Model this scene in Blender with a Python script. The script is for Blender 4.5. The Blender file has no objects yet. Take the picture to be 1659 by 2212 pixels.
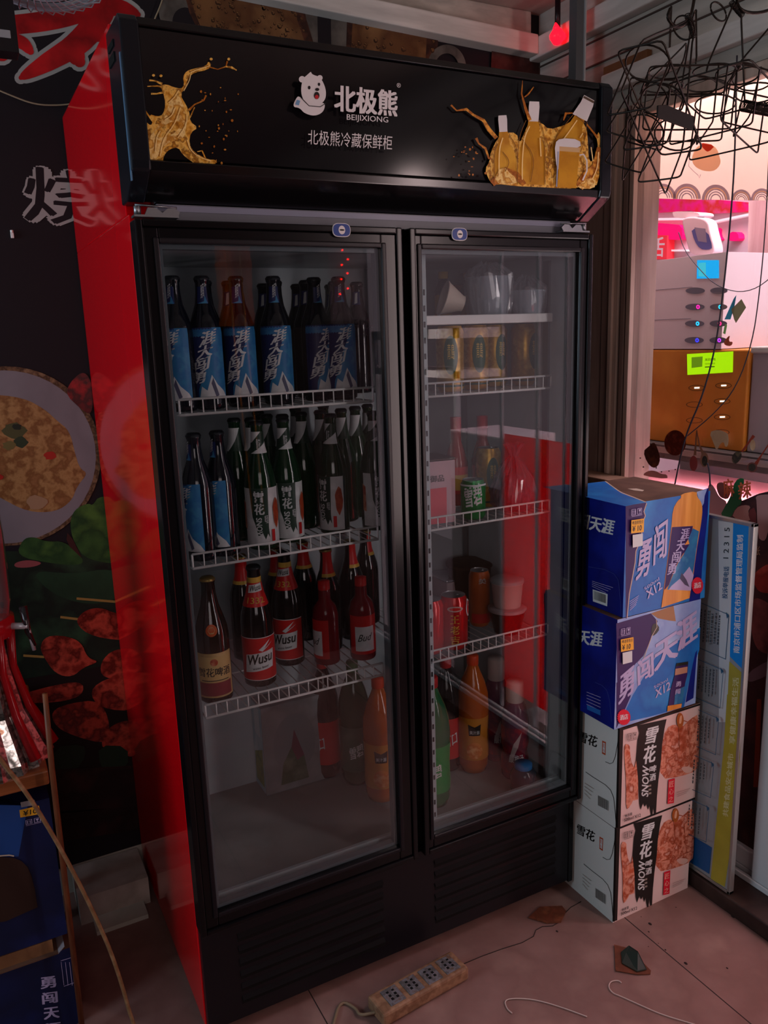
import bpy, bmesh, math, random
from mathutils import Vector, Matrix
random.seed(7)
S = bpy.context.scene
COL = S.collection
PI = math.pi
# ------------------------------------------------------------------ camera
CAM = Vector((-.3025, -1.455, 1.4826))
YAW, PIT, ROL, FOC = .4776, .2154, .0333, 1747.4
fw = Vector((math.sin(YAW)*math.cos(PIT), math.cos(YAW)*math.cos(PIT), -math.sin(PIT)))
rt = fw.cross(Vector((0, 0, 1))).normalized()
dn = fw.cross(rt)
cr, sr = math.cos(ROL), math.sin(ROL)
rt2 = cr*rt+sr*dn
dn2 = -sr*rt+cr*dn
cam = bpy.data.cameras.new('camera')
cam.sensor_fit = 'VERTICAL'; cam.sensor_height = 36; cam.sensor_width = 27
cam.lens = FOC*36/2212
cam.clip_start = .02
co = bpy.data.objects.new('camera', cam); COL.objects.link(co)
m = Matrix((rt2, -dn2, -fw)).transposed().to_4x4(); m.translation = CAM
co.matrix_world = m
S.camera = co
S.view_settings.view_transform = 'Standard'
S.view_settings.look = 'None'
S.view_settings.gamma = 1
S.view_settings.use_curve_mapping = False
S.view_settings.exposure = 0.0
# ------------------------------------------------------------------ daylight and added fill lights
W = bpy.data.worlds.new('world'); S.world = W; W.use_nodes = True
W.node_tree.nodes['Background'].inputs[0].default_value = (1.0, .70, .80, 1)
W.node_tree.nodes['Background'].inputs[1].default_value = .38


def area(name, loc, target, sx, sy, power, color):
    l = bpy.data.lights.new(name, 'AREA'); l.shape = 'RECTANGLE'; l.size = sx; l.size_y = sy
    l.energy = power; l.color = color
    o = bpy.data.objects.new(name, l); COL.objects.link(o)
    o.location = loc
    o.rotation_euler = (Vector(target)-Vector(loc)).to_track_quat('-Z', 'Y').to_euler()
    return o


area('rear_fill', (-.85, -3.55, 1.75), (.5, .3, 1.05), 1.5, 1.0, 12.0, (1.0, .74, .70))  # unseen fill added behind the camera to brighten the fridge front and contents
area('side_window_daylight', (-2.25, -.05, 1.6), (.2, .3, 1.95), 1.1, .9, 27.0, (.66, .84, 1.0))
area('doorway_daylight', (1.41, -1.575, 1.35), (.75, .2, 1.15), .13, 1.5, 9.5, (1.0, .76, .74))
area('doorway_backlight', (2.05, -.80, .62), (1.4, -.72, .62), .8, .9, 20.0, (1.0, .80, .80))
area('street_daylight', (2.3, -.2, 3.2), (2.7, .4, 1.2), 1.6, 1.6, 130, (1.0, .70, .80))
area('shop_front_fill', (1.60, .10, 2.20), (1.85, .12, 1.2), .9, .06, 7.0, (1.0, .78, .80))  # added fill hidden behind the curtain, brightens the cabinets and the cloth
area('ledge_fill', (1.63, .10, 1.078), (1.66, .10, .5), .7, .04, 12.0, (1.0, .50, .56))  # added pink fill under the ledge, no lamp body, lights the freezer




# ------------------------------------------------------------------ helpers
def ray(u, v):
    return rt2*((u-829.5)/FOC)+dn2*((v-1106)/FOC)+fw


def on(ax, val, u, v):
    """photo pixel -> point of the plane ax = val"""
    d = ray(u, v); i = 'xyz'.index(ax)
    return CAM+d*((val-CAM[i])/d[i])


def lin(h):
    h = h.lstrip('#')
    r = []
    for i in (0, 2, 4):
        c = int(h[i:i+2], 16)/255
        r.append(c/12.92 if c <= .04045 else ((c+.055)/1.055)**2.4)
    return (*r, 1)


MATS = {}


def mat(name, color, rough=.5, metal=0., spec=.28, noise=None, scale=20, emit=None, es=1., coat=0., bump=0., detail=4, ramp=None, stretch=None, trans=0.):
    if name in MATS: return MATS[name]
    m = bpy.data.materials.new(name); m.use_nodes = True
    nt = m.node_tree; b = nt.nodes['Principled BSDF']
    c = lin(color) if isinstance(color, str) else (*color, 1)
    b.inputs['Base Color'].default_value = c
    b.inputs['Roughness'].default_value = rough
    b.inputs['Metallic'].default_value = metal
    b.inputs['Specular IOR Level'].default_value = spec
    b.inputs['Coat Weight'].default_value = coat
    b.inputs['Coat Roughness'].default_value = .05
    if trans: b.inputs['Transmission Weight'].default_value = trans
    if noise or ramp or bump:
        tc = nt.nodes.new('ShaderNodeTexCoord'); mp = nt.nodes.new('ShaderNodeMapping')
        n = nt.nodes.new('ShaderNodeTexNoise')
        nt.links.new(tc.outputs['Object'], mp.inputs[0]); nt.links.new(mp.outputs[0], n.inputs['Vector'])
        if stretch: mp.inputs['Scale'].default_value = stretch
        n.inputs['Scale'].default_value = scale; n.inputs['Detail'].default_value = detail
        if noise or ramp:
            cr = nt.nodes.new('ShaderNodeValToRGB')
            cols = [color]+([noise] if isinstance(noise, str) else list(noise or []))
            if ramp: stops = ramp
            else: stops = [(.32+.36*i/(len(cols)-1), cc) for i, cc in enumerate(cols)]
            e = cr.color_ramp.elements
            e[0].position = stops[0][0]; e[0].color = lin(stops[0][1])
            e[1].position = stops[-1][0]; e[1].color = lin(stops[-1][1])
            for p, cc in stops[1:-1]:
                k = e.new(p); k.color = lin(cc)
            nt.links.new(n.outputs['Fac'], cr.inputs[0]); nt.links.new(cr.outputs[0], b.inputs['Base Color'])
        if bump:
            bp = nt.nodes.new('ShaderNodeBump'); bp.inputs['Strength'].default_value = bump
            bp.inputs['Distance'].default_value = .004
            nt.links.new(n.outputs['Fac'], bp.inputs['Height']); nt.links.new(bp.outputs[0], b.inputs['Normal'])
    if emit:
        b.inputs['Emission Color'].default_value = lin(emit); b.inputs['Emission Strength'].default_value = es
    MATS[name] = m
    return m


def glassy(name, tint, refl=1.0, rough=.0, ior=1.5, body=0., bodycol='#ffffff'):
    """clear sheet: transparent + mirror reflection by Fresnel (+ some diffuse body)"""
    if name in MATS: return MATS[name]
    m = bpy.data.materials.new(name); m.use_nodes = True; nt = m.node_tree
    nt.nodes.remove(nt.nodes['Principled BSDF'])
    out = nt.nodes['Material Output']
    t = nt.nodes.new('ShaderNodeBsdfTransparent'); t.inputs[0].default_value = lin(tint)
    g = nt.nodes.new('ShaderNodeBsdfGlossy'); g.inputs['Roughness'].default_value = rough
    fr = nt.nodes.new('ShaderNodeFresnel'); geo = nt.nodes.new('ShaderNodeNewGeometry')
    mi = nt.nodes.new('ShaderNodeMapRange'); mi.inputs[3].default_value = ior; mi.inputs[4].default_value = 1/ior
    nt.links.new(geo.outputs['Backfacing'], mi.inputs[0]); nt.links.new(mi.outputs[0], fr.inputs[0])
    ml = nt.nodes.new('ShaderNodeMath'); ml.operation = 'MULTIPLY'; ml.inputs[1].default_value = refl; ml.use_clamp = True
    nt.links.new(fr.outputs[0], ml.inputs[0])
    mx = nt.nodes.new('ShaderNodeMixShader')
    src = t.outputs[0]
    if body:
        d = nt.nodes.new('ShaderNodeBsdfDiffuse'); d.inputs[0].default_value = lin(bodycol)
        m2 = nt.nodes.new('ShaderNodeMixShader'); m2.inputs[0].default_value = body
        nt.links.new(t.outputs[0], m2.inputs[1]); nt.links.new(d.outputs[0], m2.inputs[2]); src = m2.outputs[0]
    nt.links.new(ml.outputs[0], mx.inputs[0]); nt.links.new(src, mx.inputs[1]); nt.links.new(g.outputs[0], mx.inputs[2])
    nt.links.new(mx.outputs[0], out.inputs[0])
    MATS[name] = m
    return m


FONT = {}


def textmesh(s, bold=0.):
    k = (s, bold)
    if k in FONT: return FONT[k]
    c = bpy.data.curves.new('t', 'FONT'); c.body = s; c.resolution_u = 2
    o = bpy.data.objects.new('t', c); COL.objects.link(o)
    bpy.context.view_layer.update()
    dg = bpy.context.evaluated_depsgraph_get()
    me = bpy.data.meshes.new_from_object(o.evaluated_get(dg))
    v0 = [(v.co.x, v.co.y) for v in me.vertices]; f0 = [tuple(p.vertices) for p in me.polygons]
    bpy.data.objects.remove(o); bpy.data.curves.remove(c); bpy.data.meshes.remove(me)
    if bold <= .005: sh = [(0, 0)]
    elif bold < .07: sh = [(-bold*.5, 0), (bold*.5, 0), (0, bold*.35)] if bold < .03 else [(-bold*.6, -bold*.25), (bold*.6, -bold*.25), (-bold*.6, bold*.3), (bold*.6, bold*.3), (0, 0)]
    else: sh = [(bold*math.cos(a*PI/6), bold*math.sin(a*PI/6)) for a in range(12)]
    vs = []; fs = []
    for dx, dy in sh:
        n = len(vs); lay = len(fs)//max(len(f0), 1); vs += [(x+dx, y+dy, lay) for x, y in v0]; fs += [tuple(n+i for i in f) for f in f0]
    x0 = min(v[0] for v in vs); x1 = max(v[0] for v in vs); y0 = min(v[1] for v in vs); y1 = max(v[1] for v in vs)
    vs = [((x-x0)/(x1-x0), (y-y0)/(y1-y0), l) for x, y, l in vs]
    FONT[k] = (vs, fs, (x1-x0)/(y1-y0))
    return FONT[k]


def circ(cx, cy, rx, ry=None, n=20, a0=0, a1=2*PI, jit=0.):
    ry = ry or rx
    return [(cx+rx*(1+random.uniform(-jit, jit))*math.cos(a0+(a1-a0)*i/n), cy+ry*(1+random.uniform(-jit, jit))*math.sin(a0+(a1-a0)*i/n)) for i in range(n if a1-a0 > 6.2 else n+1)]


def smooth_poly(P, it=2):
    for _ in range(it):
        Q = []
        for i in range(len(P)):
            a = P[i]; b = P[(i+1) % len(P)]
            Q += [(.75*a[0]+.25*b[0], .75*a[1]+.25*b[1]), (.25*a[0]+.75*b[0], .25*a[1]+.75*b[1])]
        P = Q
    return P


def smooth_path(P, it=2):
    P = [Vector(p) for p in P]
    for _ in range(it):
        Q = [P[0]]
        for a, b in zip(P, P[1:]):
            Q += [a*.75+b*.25, a*.25+b*.75]
        Q.append(P[-1]); P = Q
    return P


def ribbon(P, ws):
    """2D polyline with widths -> outline polygon"""
    L, Rr = [], []
    n = len(P)
    for i, p in enumerate(P):
        a = P[max(i-1, 0)]; b = P[min(i+1, n-1)]
        dx, dy = b[0]-a[0], b[1]-a[1]; l = math.hypot(dx, dy) or 1
        w = ws[i] if isinstance(ws, (list, tuple)) else ws
        L.append((p[0]-dy/l*w/2, p[1]+dx/l*w/2)); Rr.append((p[0]+dy/l*w/2, p[1]-dx/l*w/2))
    return L+Rr[::-1]


class MB:
    def __init__(s): s.v = []; s.f = []; s.m = []; s.s = []; s.mats = []; s.lay = 0

    def mi(s, m):
        if m not in s.mats: s.mats.append(m)
        return s.mats.index(m)

    def add(s, vs, fs, m, sm=False):
        o = len(s.v); s.v += [tuple(v) for v in vs]; k = s.mi(m)
        for f in fs: s.f.append(tuple(o+i for i in f)); s.m.append(k); s.s.append(sm)
        return s

    def box(s, a, b, m, rot=None, org=None):
        x0, y0, z0 = a; x1, y1, z1 = b
        vs = [(x0, y0, z0), (x1, y0, z0), (x1, y1, z0), (x0, y1, z0), (x0, y0, z1), (x1, y0, z1), (x1, y1, z1), (x0, y1, z1)]
        if rot is not None:
            o = Vector(org or ((x0+x1)/2, (y0+y1)/2, (z0+z1)/2)); vs = [o+rot @ (Vector(v)-o) for v in vs]
        return s.add(vs, [(0, 3, 2, 1), (4, 5, 6, 7), (0, 1, 5, 4), (1, 2, 6, 5), (2, 3, 7, 6), (3, 0, 4, 7)], m)

    def poly(s, P, m): return s.add(P, [tuple(range(len(P)))], m)

    def extrude(s, P, d, m):
        """planar polygon P (3D) swept by vector d"""
        n = len(P); d = Vector(d)
        vs = list(P)+[Vector(p)+d for p in P]
        fs = [tuple(range(n))[::-1], tuple(range(n, 2*n))]+[(i, (i+1) % n, n+(i+1) % n, n+i) for i in range(n)]
        return s.add(vs, fs, m)

    def lathe(s, prof, m, seg=24, c=(0, 0, 0), sm=True, a0=0, a1=2*PI, M=None):
        full = a1-a0 > 6.28; n = seg if full else seg+1
        vs = []; fs = []
        for r, z in prof:
            for i in range(n):
                a = a0+(a1-a0)*i/seg
                vs.append(Vector((c[0]+r*math.cos(a), c[1]+r*math.sin(a), c[2]+z)))
        if M is not None: vs = [M @ v for v in vs]
        for j in range(len(prof)-1):
            for i in range(seg):
                a = j*n+i; b = j*n+(i+1) % n
                fs.append((a, b, b+n, a+n))
        return s.add(vs, fs, m, sm)

    def tube(s, P, r, m, seg=6, closed=False):
        P = [Vector(p) for p in P]; n = len(P); vs = []; fs = []
        up = Vector((.123, .37, .92)).normalized()
        for i, p in enumerate(P):
            t = (P[(i+1) % n]-P[i-1]) if closed else (P[min(i+1, n-1)]-P[max(i-1, 0)])
            if t.length < 1e-9: t = Vector((0, 0, 1))
            t.normalize()
            x = t.cross(up)
            if x.length < 1e-3: x = t.cross(Vector((1, 0, 0)))
            x.normalize(); y = t.cross(x)
            rr = r[i] if isinstance(r, (list, tuple)) else r
            for k in range(seg):
                a = 2*PI*k/seg; vs.append(p+x*math.cos(a)*rr+y*math.sin(a)*rr)
        for i in range(n if closed else n-1):
            for k in range(seg):
                a = i*seg; b = ((i+1) % n)*seg
                fs.append((a+k, a+(k+1) % seg, b+(k+1) % seg, b+k))
        if not closed: fs += [tuple(range(seg))[::-1], tuple(range((n-1)*seg, n*seg))]
        return s.add(vs, fs, m, True)

    def text(s, t, P0, U, V, m, bold=.02):
        vs, fs, _ = textmesh(t, bold)
        P0, U, V = Vector(P0), Vector(U), Vector(V)
        N_ = U.cross(V).normalized()*9e-6
        return s.add([P0+U*x+V*y+N_*l for x, y, l in vs], fs, m)

    # ---- print laid on a plane: traced outline, each layer a hair above the last
    def plane(s, ax, val, sign): s.ax, s.val, s.sg = ax, val, sign; s.lay = 0; return s

    def at(s, u, v): return on(s.ax, s.val, u, v)

    def off(s):
        s.lay += 1; o = Vector((0, 0, 0)); o['xyz'.index(s.ax)] = s.sg*.00012*s.lay; return o

    def px(s, P, m, sub=None):
        o = s.off(); return s.poly([s.at(*p)+o for p in P], m)

    def pxtext(s, t, p0, p1, p2, m, bold=.02):
        """p0 text's bottom left, p1 its bottom right, p2 its top left"""
        o = s.off(); a = s.at(*p0); return s.text(t, a+o, s.at(*p1)-a, s.at(*p2)-a, m, bold)

    def build(s, name, parent=None, bevel=0., origin=None, recalc=True):
        me = bpy.data.meshes.new(name)
        org = Vector(origin) if origin is not None else Vector((0, 0, 0))
        me.from_pydata([tuple(Vector(v)-org) for v in s.v], [], s.f)
        for m in s.mats: me.materials.append(m)
        me.polygons.foreach_set('material_index', s.m); me.polygons.foreach_set('use_smooth', s.s)
        me.update()
        o = bpy.data.objects.new(name, me); COL.objects.link(o)
        if parent is not None:
            o.parent = parent; o.location = org-(parent.location if parent.parent is None and parent.type == 'EMPTY' and not parent.get('_local') else Vector((0, 0, 0)))
        else: o.location = org
        if bevel:
            b = o.modifiers.new('bevel', 'BEVEL'); b.width = bevel; b.segments = 2; b.limit_method = 'ANGLE'; b.angle_limit = .7
        return o


def tag(o, label=None, cat=None, group=None, kind=None):
    if label: o['label'] = label
    if cat: o['category'] = cat
    if group: o['group'] = group
    if kind: o['kind'] = kind
    return o


def thing(name, label, cat, loc=(0, 0, 0), group=None):
    o = bpy.data.objects.new(name, None); COL.objects.link(o); o.location = loc; o.empty_display_size = .05
    return tag(o, label, cat, group)


def struct(mb, name, **k): return tag(mb.build(name, **k), kind='structure')


def copy_tree(o, parent=None):
    c = o.copy(); COL.objects.link(c)
    if parent: c.parent = parent
    for ch in [x for x in KIDS.get(o.name, [])]: copy_tree_child(ch, c)
    return c


KIDS = {}


def copy_tree_child(o, parent):
    c = o.copy(); COL.objects.link(c); c.parent = parent
    for ch in KIDS.get(o.name, []): copy_tree_child(ch, c)
    return c
# ------------------------------------------------------------------ common materials
M_floor = mat('floor_tile', '#836660', .4, noise=['#765a54', '#8a6e66'], scale=6, bump=.03)
M_grout = mat('grout', '#2a2220', .9)
M_wallplaster = mat('old_plaster', '#b6b4ac', .85, noise=['#a4a49a', '#beb8ae'], scale=5, bump=.15)
M_plank = mat('grey_plank', '#c2beb4', .8, noise=['#a8a49a', '#d0cabe'], scale=5, stretch=(1, .25, 3), bump=.2)
M_ceil = mat('ceiling_board', '#aea69c', .8, noise=['#9c958b', '#bab0a4'], scale=4, stretch=(1, .3, 1), bump=.15)
M_beam = mat('painted_beam', '#dedad2', .6, noise=['#ccc8c0', '#e6e2da'], scale=7, stretch=(.4, .4, 3))
M_brownpanel = mat('brown_panel', '#a08c82', .45, noise=['#927c72', '#a89488'], scale=9, stretch=(3, 3, .3))
M_brownlight = mat('brown_moulding', '#ccb8aa', .4, noise=['#bca898', '#d8c4b4'], scale=9, stretch=(3, 3, .3))
M_brownjoint = mat('moulding_groove', '#4a3c36', .6)
M_darkwood = mat('dark_threshold', '#33241f', .5, noise=['#281b18', '#40302a'], scale=8, bump=.1)
M_white = mat('white_enamel', '#d6d4d2', .35)
M_whiteframe = mat('white_plastic_frame', '#c6cacc', .4)
M_crumb = mat('crumb', '#2a1e1c', .9)
M_black = mat('black_gloss', '#0c0b0d', .18, spec=.5)
M_rough_dark = mat('dark_wall', '#4a4442', .8)
M_clear = glassy('window_glass', '#f2f6f6', 1.0)
M_black_print = mat('mural_black', '#181218', .6, spec=.25)
M_grey_print = mat('mural_grey', '#a2a29e', .5)

# ------------------------------------------------------------------ the room
XR, YB, ZC = 1.40, .712, 2.41
f = MB().box((-2.4, -3.6, -.06), (XR+.08, YB+.06, 0), M_floor)
for x in (1.045, .245, -.555, -1.355): f.box((x-.0012, -3.6, -.001), (x+.0012, YB, .0004), M_grout)
for y in (-.86, -1.66, -2.46): f.box((-2.4, y-.0012, -.001), (1.3, y+.0012, .0004), M_grout)
struct(f, 'floor')
crack = smooth_path([on('z', 0, *p)+Vector((0, 0, .0008)) for p in [(980, 2092), (1060, 2058), (1150, 2030), (1160, 2003), (1205, 2000), (1225, 1965), (1255, 1948)]], 1)
tag(MB().tube(crack, .0011, M_grout, 4).build('trim_1'), kind='structure')
struct(MB().box((-2.4, YB, 0), (XR+.08, YB+.06, ZC), M_wallplaster), 'wall_back')
c = MB().box((-2.4, -3.6, ZC), (XR+.08, YB+.06, ZC+.05), M_ceil)
for i, x in enumerate((1.05, .35, -.4, -1.1)): c.box((x, -3.6, ZC-.006), (x+.05, YB, ZC), M_plank)
struct(c, 'ceiling')
w = MB().box((-2.46, -3.6, 0), (-2.4, YB, .9), M_rough_dark).box((-2.46, -3.6, 2.1), (-2.4, YB, ZC), M_rough_dark)
w.box((-2.46, -3.6, .9), (-2.4, -1.2, 2.1), M_rough_dark).box((-2.46, .55, .9), (-2.4, YB, 2.1), M_rough_dark)
struct(w, 'wall_left')
struct(MB().box((-2.46, -3.66, 0), (XR+.08, -3.6, 1.2), M_rough_dark).box((-2.46, -3.66, 2.25), (XR+.08, -3.6, ZC), M_rough_dark).box((-2.46, -3.66, 1.2), (-1.65, -3.6, 2.25), M_rough_dark).box((-.05, -3.66, 1.2), (XR+.08, -3.6, 2.25), M_rough_dark), 'wall_front')
# right wall: brown column, glazed opening, doorway nearer the camera, planks above
wr = MB()
wr.box((XR, -.114, 2.06), (XR+.08, YB, 2.13), M_plank)
wr.box((XR, -3.6, 2.06), (XR+.08, -.114, ZC), M_plank)
wr.box((XR, -.114, 2.13), (XR+.08, YB, ZC), M_plank)
wr.box((XR, -3.6, 0), (XR+.08, -2.05, 2.06), M_rough_dark)
for z in (2.2, 2.262): wr.box((XR-.004, -3.6, z), (XR, YB, z+.004), M_brownjoint)
for y in (.18, -.22, -.7): wr.box((XR-.004, y, 2.13), (XR, y+.003, 2.26), M_brownjoint)
struct(wr, 'wall_right')
col = MB().box((XR, .277, 0), (XR+.08, YB, 2.06), M_brownpanel)
for y0, y1, x, mm in ((.277, .292, .016, M_brownlight), (.292, .302, .004, M_brownpanel), (.302, .318, .012, M_brownpanel), (.33, .345, .012, M_brownlight), (.345, .358, .02, M_brownlight), (.318, .33, .002, M_brownjoint), (.358, .40, .006, M_brownpanel)):
    col.box((XR-x, y0, 0), (XR, y1, 2.06), mm)
tag(col.build('trim_2', bevel=.002), kind='structure')
# sill board behind the cartons
tag(MB().box((1.30, .12, 1.035), (XR-.022, YB, 1.06), mat('sill_wood', '#9a7c66', .5, noise=['#8c6e5a', '#a58671'], scale=6, stretch=(1, 5, 1))).box((1.34, .16, 0), (XR-.022, YB-.04, 1.035), M_brownpanel).build('trim_3', bevel=.003), kind='structure')
# beams
bm_ = MB().extrude([Vector((XR-.04, YB-.055, 2.284)), Vector((XR-.04, YB-.055, 2.338)), Vector((-.9, YB-.055, ZC-.002)), Vector((-.9, YB-.055, 2.360))], (0, .055, 0), M_beam)
bm_.extrude([Vector((XR-.04, YB-.02, 2.334)), Vector((XR-.04, YB-.02, ZC)), Vector((-.7, YB-.02, ZC))], (0, .015, 0), M_plank)
tag(bm_.build('trim_4', bevel=.004), kind='structure')
bm_ = MB().box((XR-.04, -3.6, 2.276), (XR, YB, 2.334), M_beam)
tag(bm_.build('trim_5', bevel=.004), kind='structure')
bm_ = MB().box((XR-.03, -3.6, 2.108), (XR, .40, 2.156), M_beam)
tag(bm_.build('trim_6', bevel=.004), kind='structure')
tag(MB().box((XR-.02, .24, 2.157), (XR-.004, .40, 2.178), mat('raw_wood', '#8a5e3c', .7, noise=['#744c2e'], scale=10)).build('trim_7'), kind='structure')
# dark service post in the corner
tag(MB().box((1.30, .42, 1.95), (1.325, .45, ZC), mat('post_grey', '#55585a', .5)).box((1.325, .415, 1.95), (1.33, .455, ZC), mat('post_edge', '#a4a6a6', .4)).build('trim_8'), kind='structure')
# threshold, sliding track
th = MB().box((1.283, -2.05, 0), (XR+.08, .60, .046), M_darkwood)
struct(th, 'baseboard_right', bevel=.004)
tr = MB().box((1.372, -2.05, .046), (1.384, .5, .062), M_whiteframe).box((1.40, -2.05, .046), (1.412, .5, .062), M_whiteframe)
tag(tr.build('trim_9', bevel=.002), kind='structure')
# glazed fixed leaf
XG = 1.42
win = MB().box((XG-.003, -.235, .07), (XG+.003, .277, 2.06), M_clear)
wo = struct(win, 'window_1')
wf = MB().box((XG-.02, -.33, .062), (XG+.02, .277, .115), M_whiteframe).box((XG-.045, -.33, .062), (XG+.02, -.232, 2.06), M_whiteframe).box((XG-.02, -.235, 2.03), (XG+.02, .277, 2.06), M_brownlight)
wfo = wf.build('window_frame', bevel=.004); wfo.parent = wo

# ------------------------------------------------------------------ mural printed on the back wall
mu = MB().plane('y', YB-.004, -1)
zt = 2.408
mu.box((-1.3, YB-.004, .085), (1.405, YB, zt), M_black_print)
P = mat
red_pr = mat('mural_chilli_red', '#c01018', .3, noise=['#8a0c12', '#d01a20'], scale=9)
def bold_strokes(strokes, grow, m_):
    for pts, ws in strokes:
        pp = smooth_path([(a, b, 0) for a, b in pts], 2); n = len(pp)
        wl = [ws[min(int(i/(n-1)*(len(ws)-1)), len(ws)-2)]*(1-((i/(n-1)*(len(ws)-1)) % 1 if i < n-1 else 1))+ws[min(int(i/(n-1)*(len(ws)-1)), len(ws)-2)+1]*((i/(n-1)*(len(ws)-1)) % 1 if i < n-1 else 1) for i in range(n)]
        o = mu.off()
        out = ribbon([(p.x, p.y) for p in pp], [w_+grow for w_ in wl])
        h = len(out)//2
        for i in range(h-1):
            q = [out[i], out[i+1], out[len(out)-2-i], out[len(out)-1-i]]
            mu.poly([mu.at(*a)+o for a in q], m_)
        for p_, w_ in ((pp[0], wl[0]), (pp[-1], wl[-1])):
            mu.poly([mu.at(*a)+o*1.02 for a in circ(p_.x, p_.y, (w_+grow)/2, n=14)], m_)
chilli = [([(-60, 62), (20, 55), (110, 45), (190, 22), (250, 12), (298, 32)], [30, 42, 44, 46, 36, 12]),
          ([(235, -30), (215, 40), (170, 95), (110, 130), (45, 168)], [60, 58, 54, 40, 10]),
          ([(20, 82), (50, 92), (66, 112)], [26, 28, 14]),
          ([(195, 78), (228, 76), (262, 66)], [24, 30, 10]),
          ([(160, 98), (162, 118), (172, 134)], [38, 42, 24]),
          ([(-20, 110), (5, 118)], [40, 30])]
bold_strokes(chilli, 18, M_grey_print)
bold_strokes(chilli, 0, red_pr)
# outlined barbecue character
mu.pxtext('烧', (48, 482), (236, 500), (42, 352), M_grey_print, .085)
mu.pxtext('烧', (52, 478), (232, 494), (46, 356), M_black_print, .026)
# plate of fried rice
wov = mat('woven_rim', '#7a5c40', .7, noise=['#46301e', '#8a6c4e'], scale=60)
mu.px(circ(12, 985, 206, 194, 48), wov)
mu.px(circ(8, 987, 199, 187, 48), mat('plate_white', '#807a7e', .5, noise=['#787276', '#888286'], scale=4))
mu.px(smooth_poly([(-40, 850), (50, 858), (98, 885), (122, 908), (150, 930), (162, 980), (172, 1012), (190, 1022), (166, 1050), (155, 1082), (120, 1106), (60, 1106), (0, 1075), (-60, 1040)]), mat('fried_rice', '#94683e', .5, noise=['#7a5028', '#a8804e', '#8a6034'], scale=34, bump=.2))
for cx, cy, r, c_ in ((30, 930, 26, '#4c4c2c'), (45, 955, 16, '#2c3a26'), (20, 962, 14, '#6a6034'), (108, 984, 13, '#a8281c'), (36, 922, 10, '#20281e'), (-2, 1030, 9, '#a8281c'), (80, 1085, 22, '#a08060')):
    mu.px(circ(cx, cy, r, r*.7, 14, jit=.2), mat('topping_'+c_[1:], c_, .5))
mu.px(smooth_poly([(140, 850), (155, 820), (182, 800), (200, 830), (200, 900), (170, 880)]), mat('mural_dried_chilli', '#70141a', .35, noise=['#3c0c10', '#a02024'], scale=30))
lg = mat('mural_leaf', '#365c2a', .4, noise=['#1f401f', '#4a702f'], scale=14)
ld = mat('mural_leaf_dark', '#182c1e', .45, noise=['#0e1a14', '#24402a'], scale=10)
mu.px(smooth_poly([(-60, 1190), (70, 1190), (140, 1180), (330, 1200), (340, 1470), (180, 1520), (-60, 1510)], 1), ld)
mu.px(smooth_poly([(35, 1200), (48, 1165), (70, 1158), (100, 1170), (140, 1168), (183, 1208), (170, 1222), (100, 1215)]), lg)
mu.px(smooth_poly([(150, 1130), (160, 1100), (190, 1086), (200, 1092), (215, 1068), (300, 1080), (300, 1220), (188, 1212), (158, 1170)]), lg)
mu.px(smooth_poly([(60, 1230), (160, 1240), (240, 1225), (300, 1260), (220, 1310), (120, 1290)]), mat('mural_leaf_mid', '#21422a', .45, noise=['#183220'], scale=12))
mu.px(smooth_poly([(30, 1215), (60, 1208), (95, 1215), (70, 1225), (32, 1226)]), mat('mural_pink', '#90484a', .5))
mu.px([(145, 1150), (158, 1166), (176, 1205), (150, 1180), (143, 1165)], mat('mural_brown', '#3a1a18', .5))
for a, b in (((165, 1292), (260, 1300)), ((130, 1332), (180, 1338)), ((50, 1415), (95, 1418)), ((170, 1500), (215, 1495)), ((20, 1502), (60, 1500))):
    mu.px(ribbon([a, b], 5), mat('mural_stick', '#94743a', .5))
meat = mat('mural_meat', '#8a2c22', .25, noise=['#54140f', '#b04030', '#7a2018'], scale=22, bump=.25)
mu.px([(-40, 1480), (330, 1420), (340, 1700), (-40, 1700)], mat('mural_shade', '#150c0c', .5))
for B in ([(160, 1345), (180, 1318), (215, 1310), (250, 1325), (300, 1330), (300, 1385), (200, 1376)], [(85, 1395), (100, 1372), (140, 1372), (175, 1385), (188, 1420), (215, 1428), (180, 1440), (155, 1462), (120, 1455), (95, 1420)],
          [(215, 1430), (245, 1400), (300, 1400), (300, 1465), (220, 1466)], [(25, 1505), (100, 1482), (178, 1468), (180, 1500), (130, 1516), (30, 1518)],
          [(108, 1535), (150, 1517), (215, 1510), (238, 1560), (230, 1606), (170, 1592), (120, 1570)], [(190, 1490), (235, 1460), (300, 1462), (300, 1535), (215, 1530)],
          [(38, 1535), (80, 1525), (94, 1575), (60, 1575)], [(215, 1604), (240, 1560), (310, 1550), (310, 1640), (230, 1620)]):
    mu.px(smooth_poly(B), meat)
for B in ([(115, 1612), (180, 1605), (185, 1630), (165, 1662), (118, 1668)], [(212, 1608), (275, 1610), (276, 1655), (240, 1668), (215, 1655)]):
    mu.px(smooth_poly(B, 1), mat('mural_garnish', '#1c3022', .5))
mu.px([(120, 1660), (330, 1650), (330, 1740), (120, 1750)], mat('mural_foot', '#2c1414', .5, noise=['#1a0c0c', '#381a18'], scale=12))
mu.px([(130, 1755), (330, 1735), (330, 1785), (135, 1815)], mat('mural_foot2', '#241010', .5, noise=['#160a0a', '#321616'], scale=12))
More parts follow.
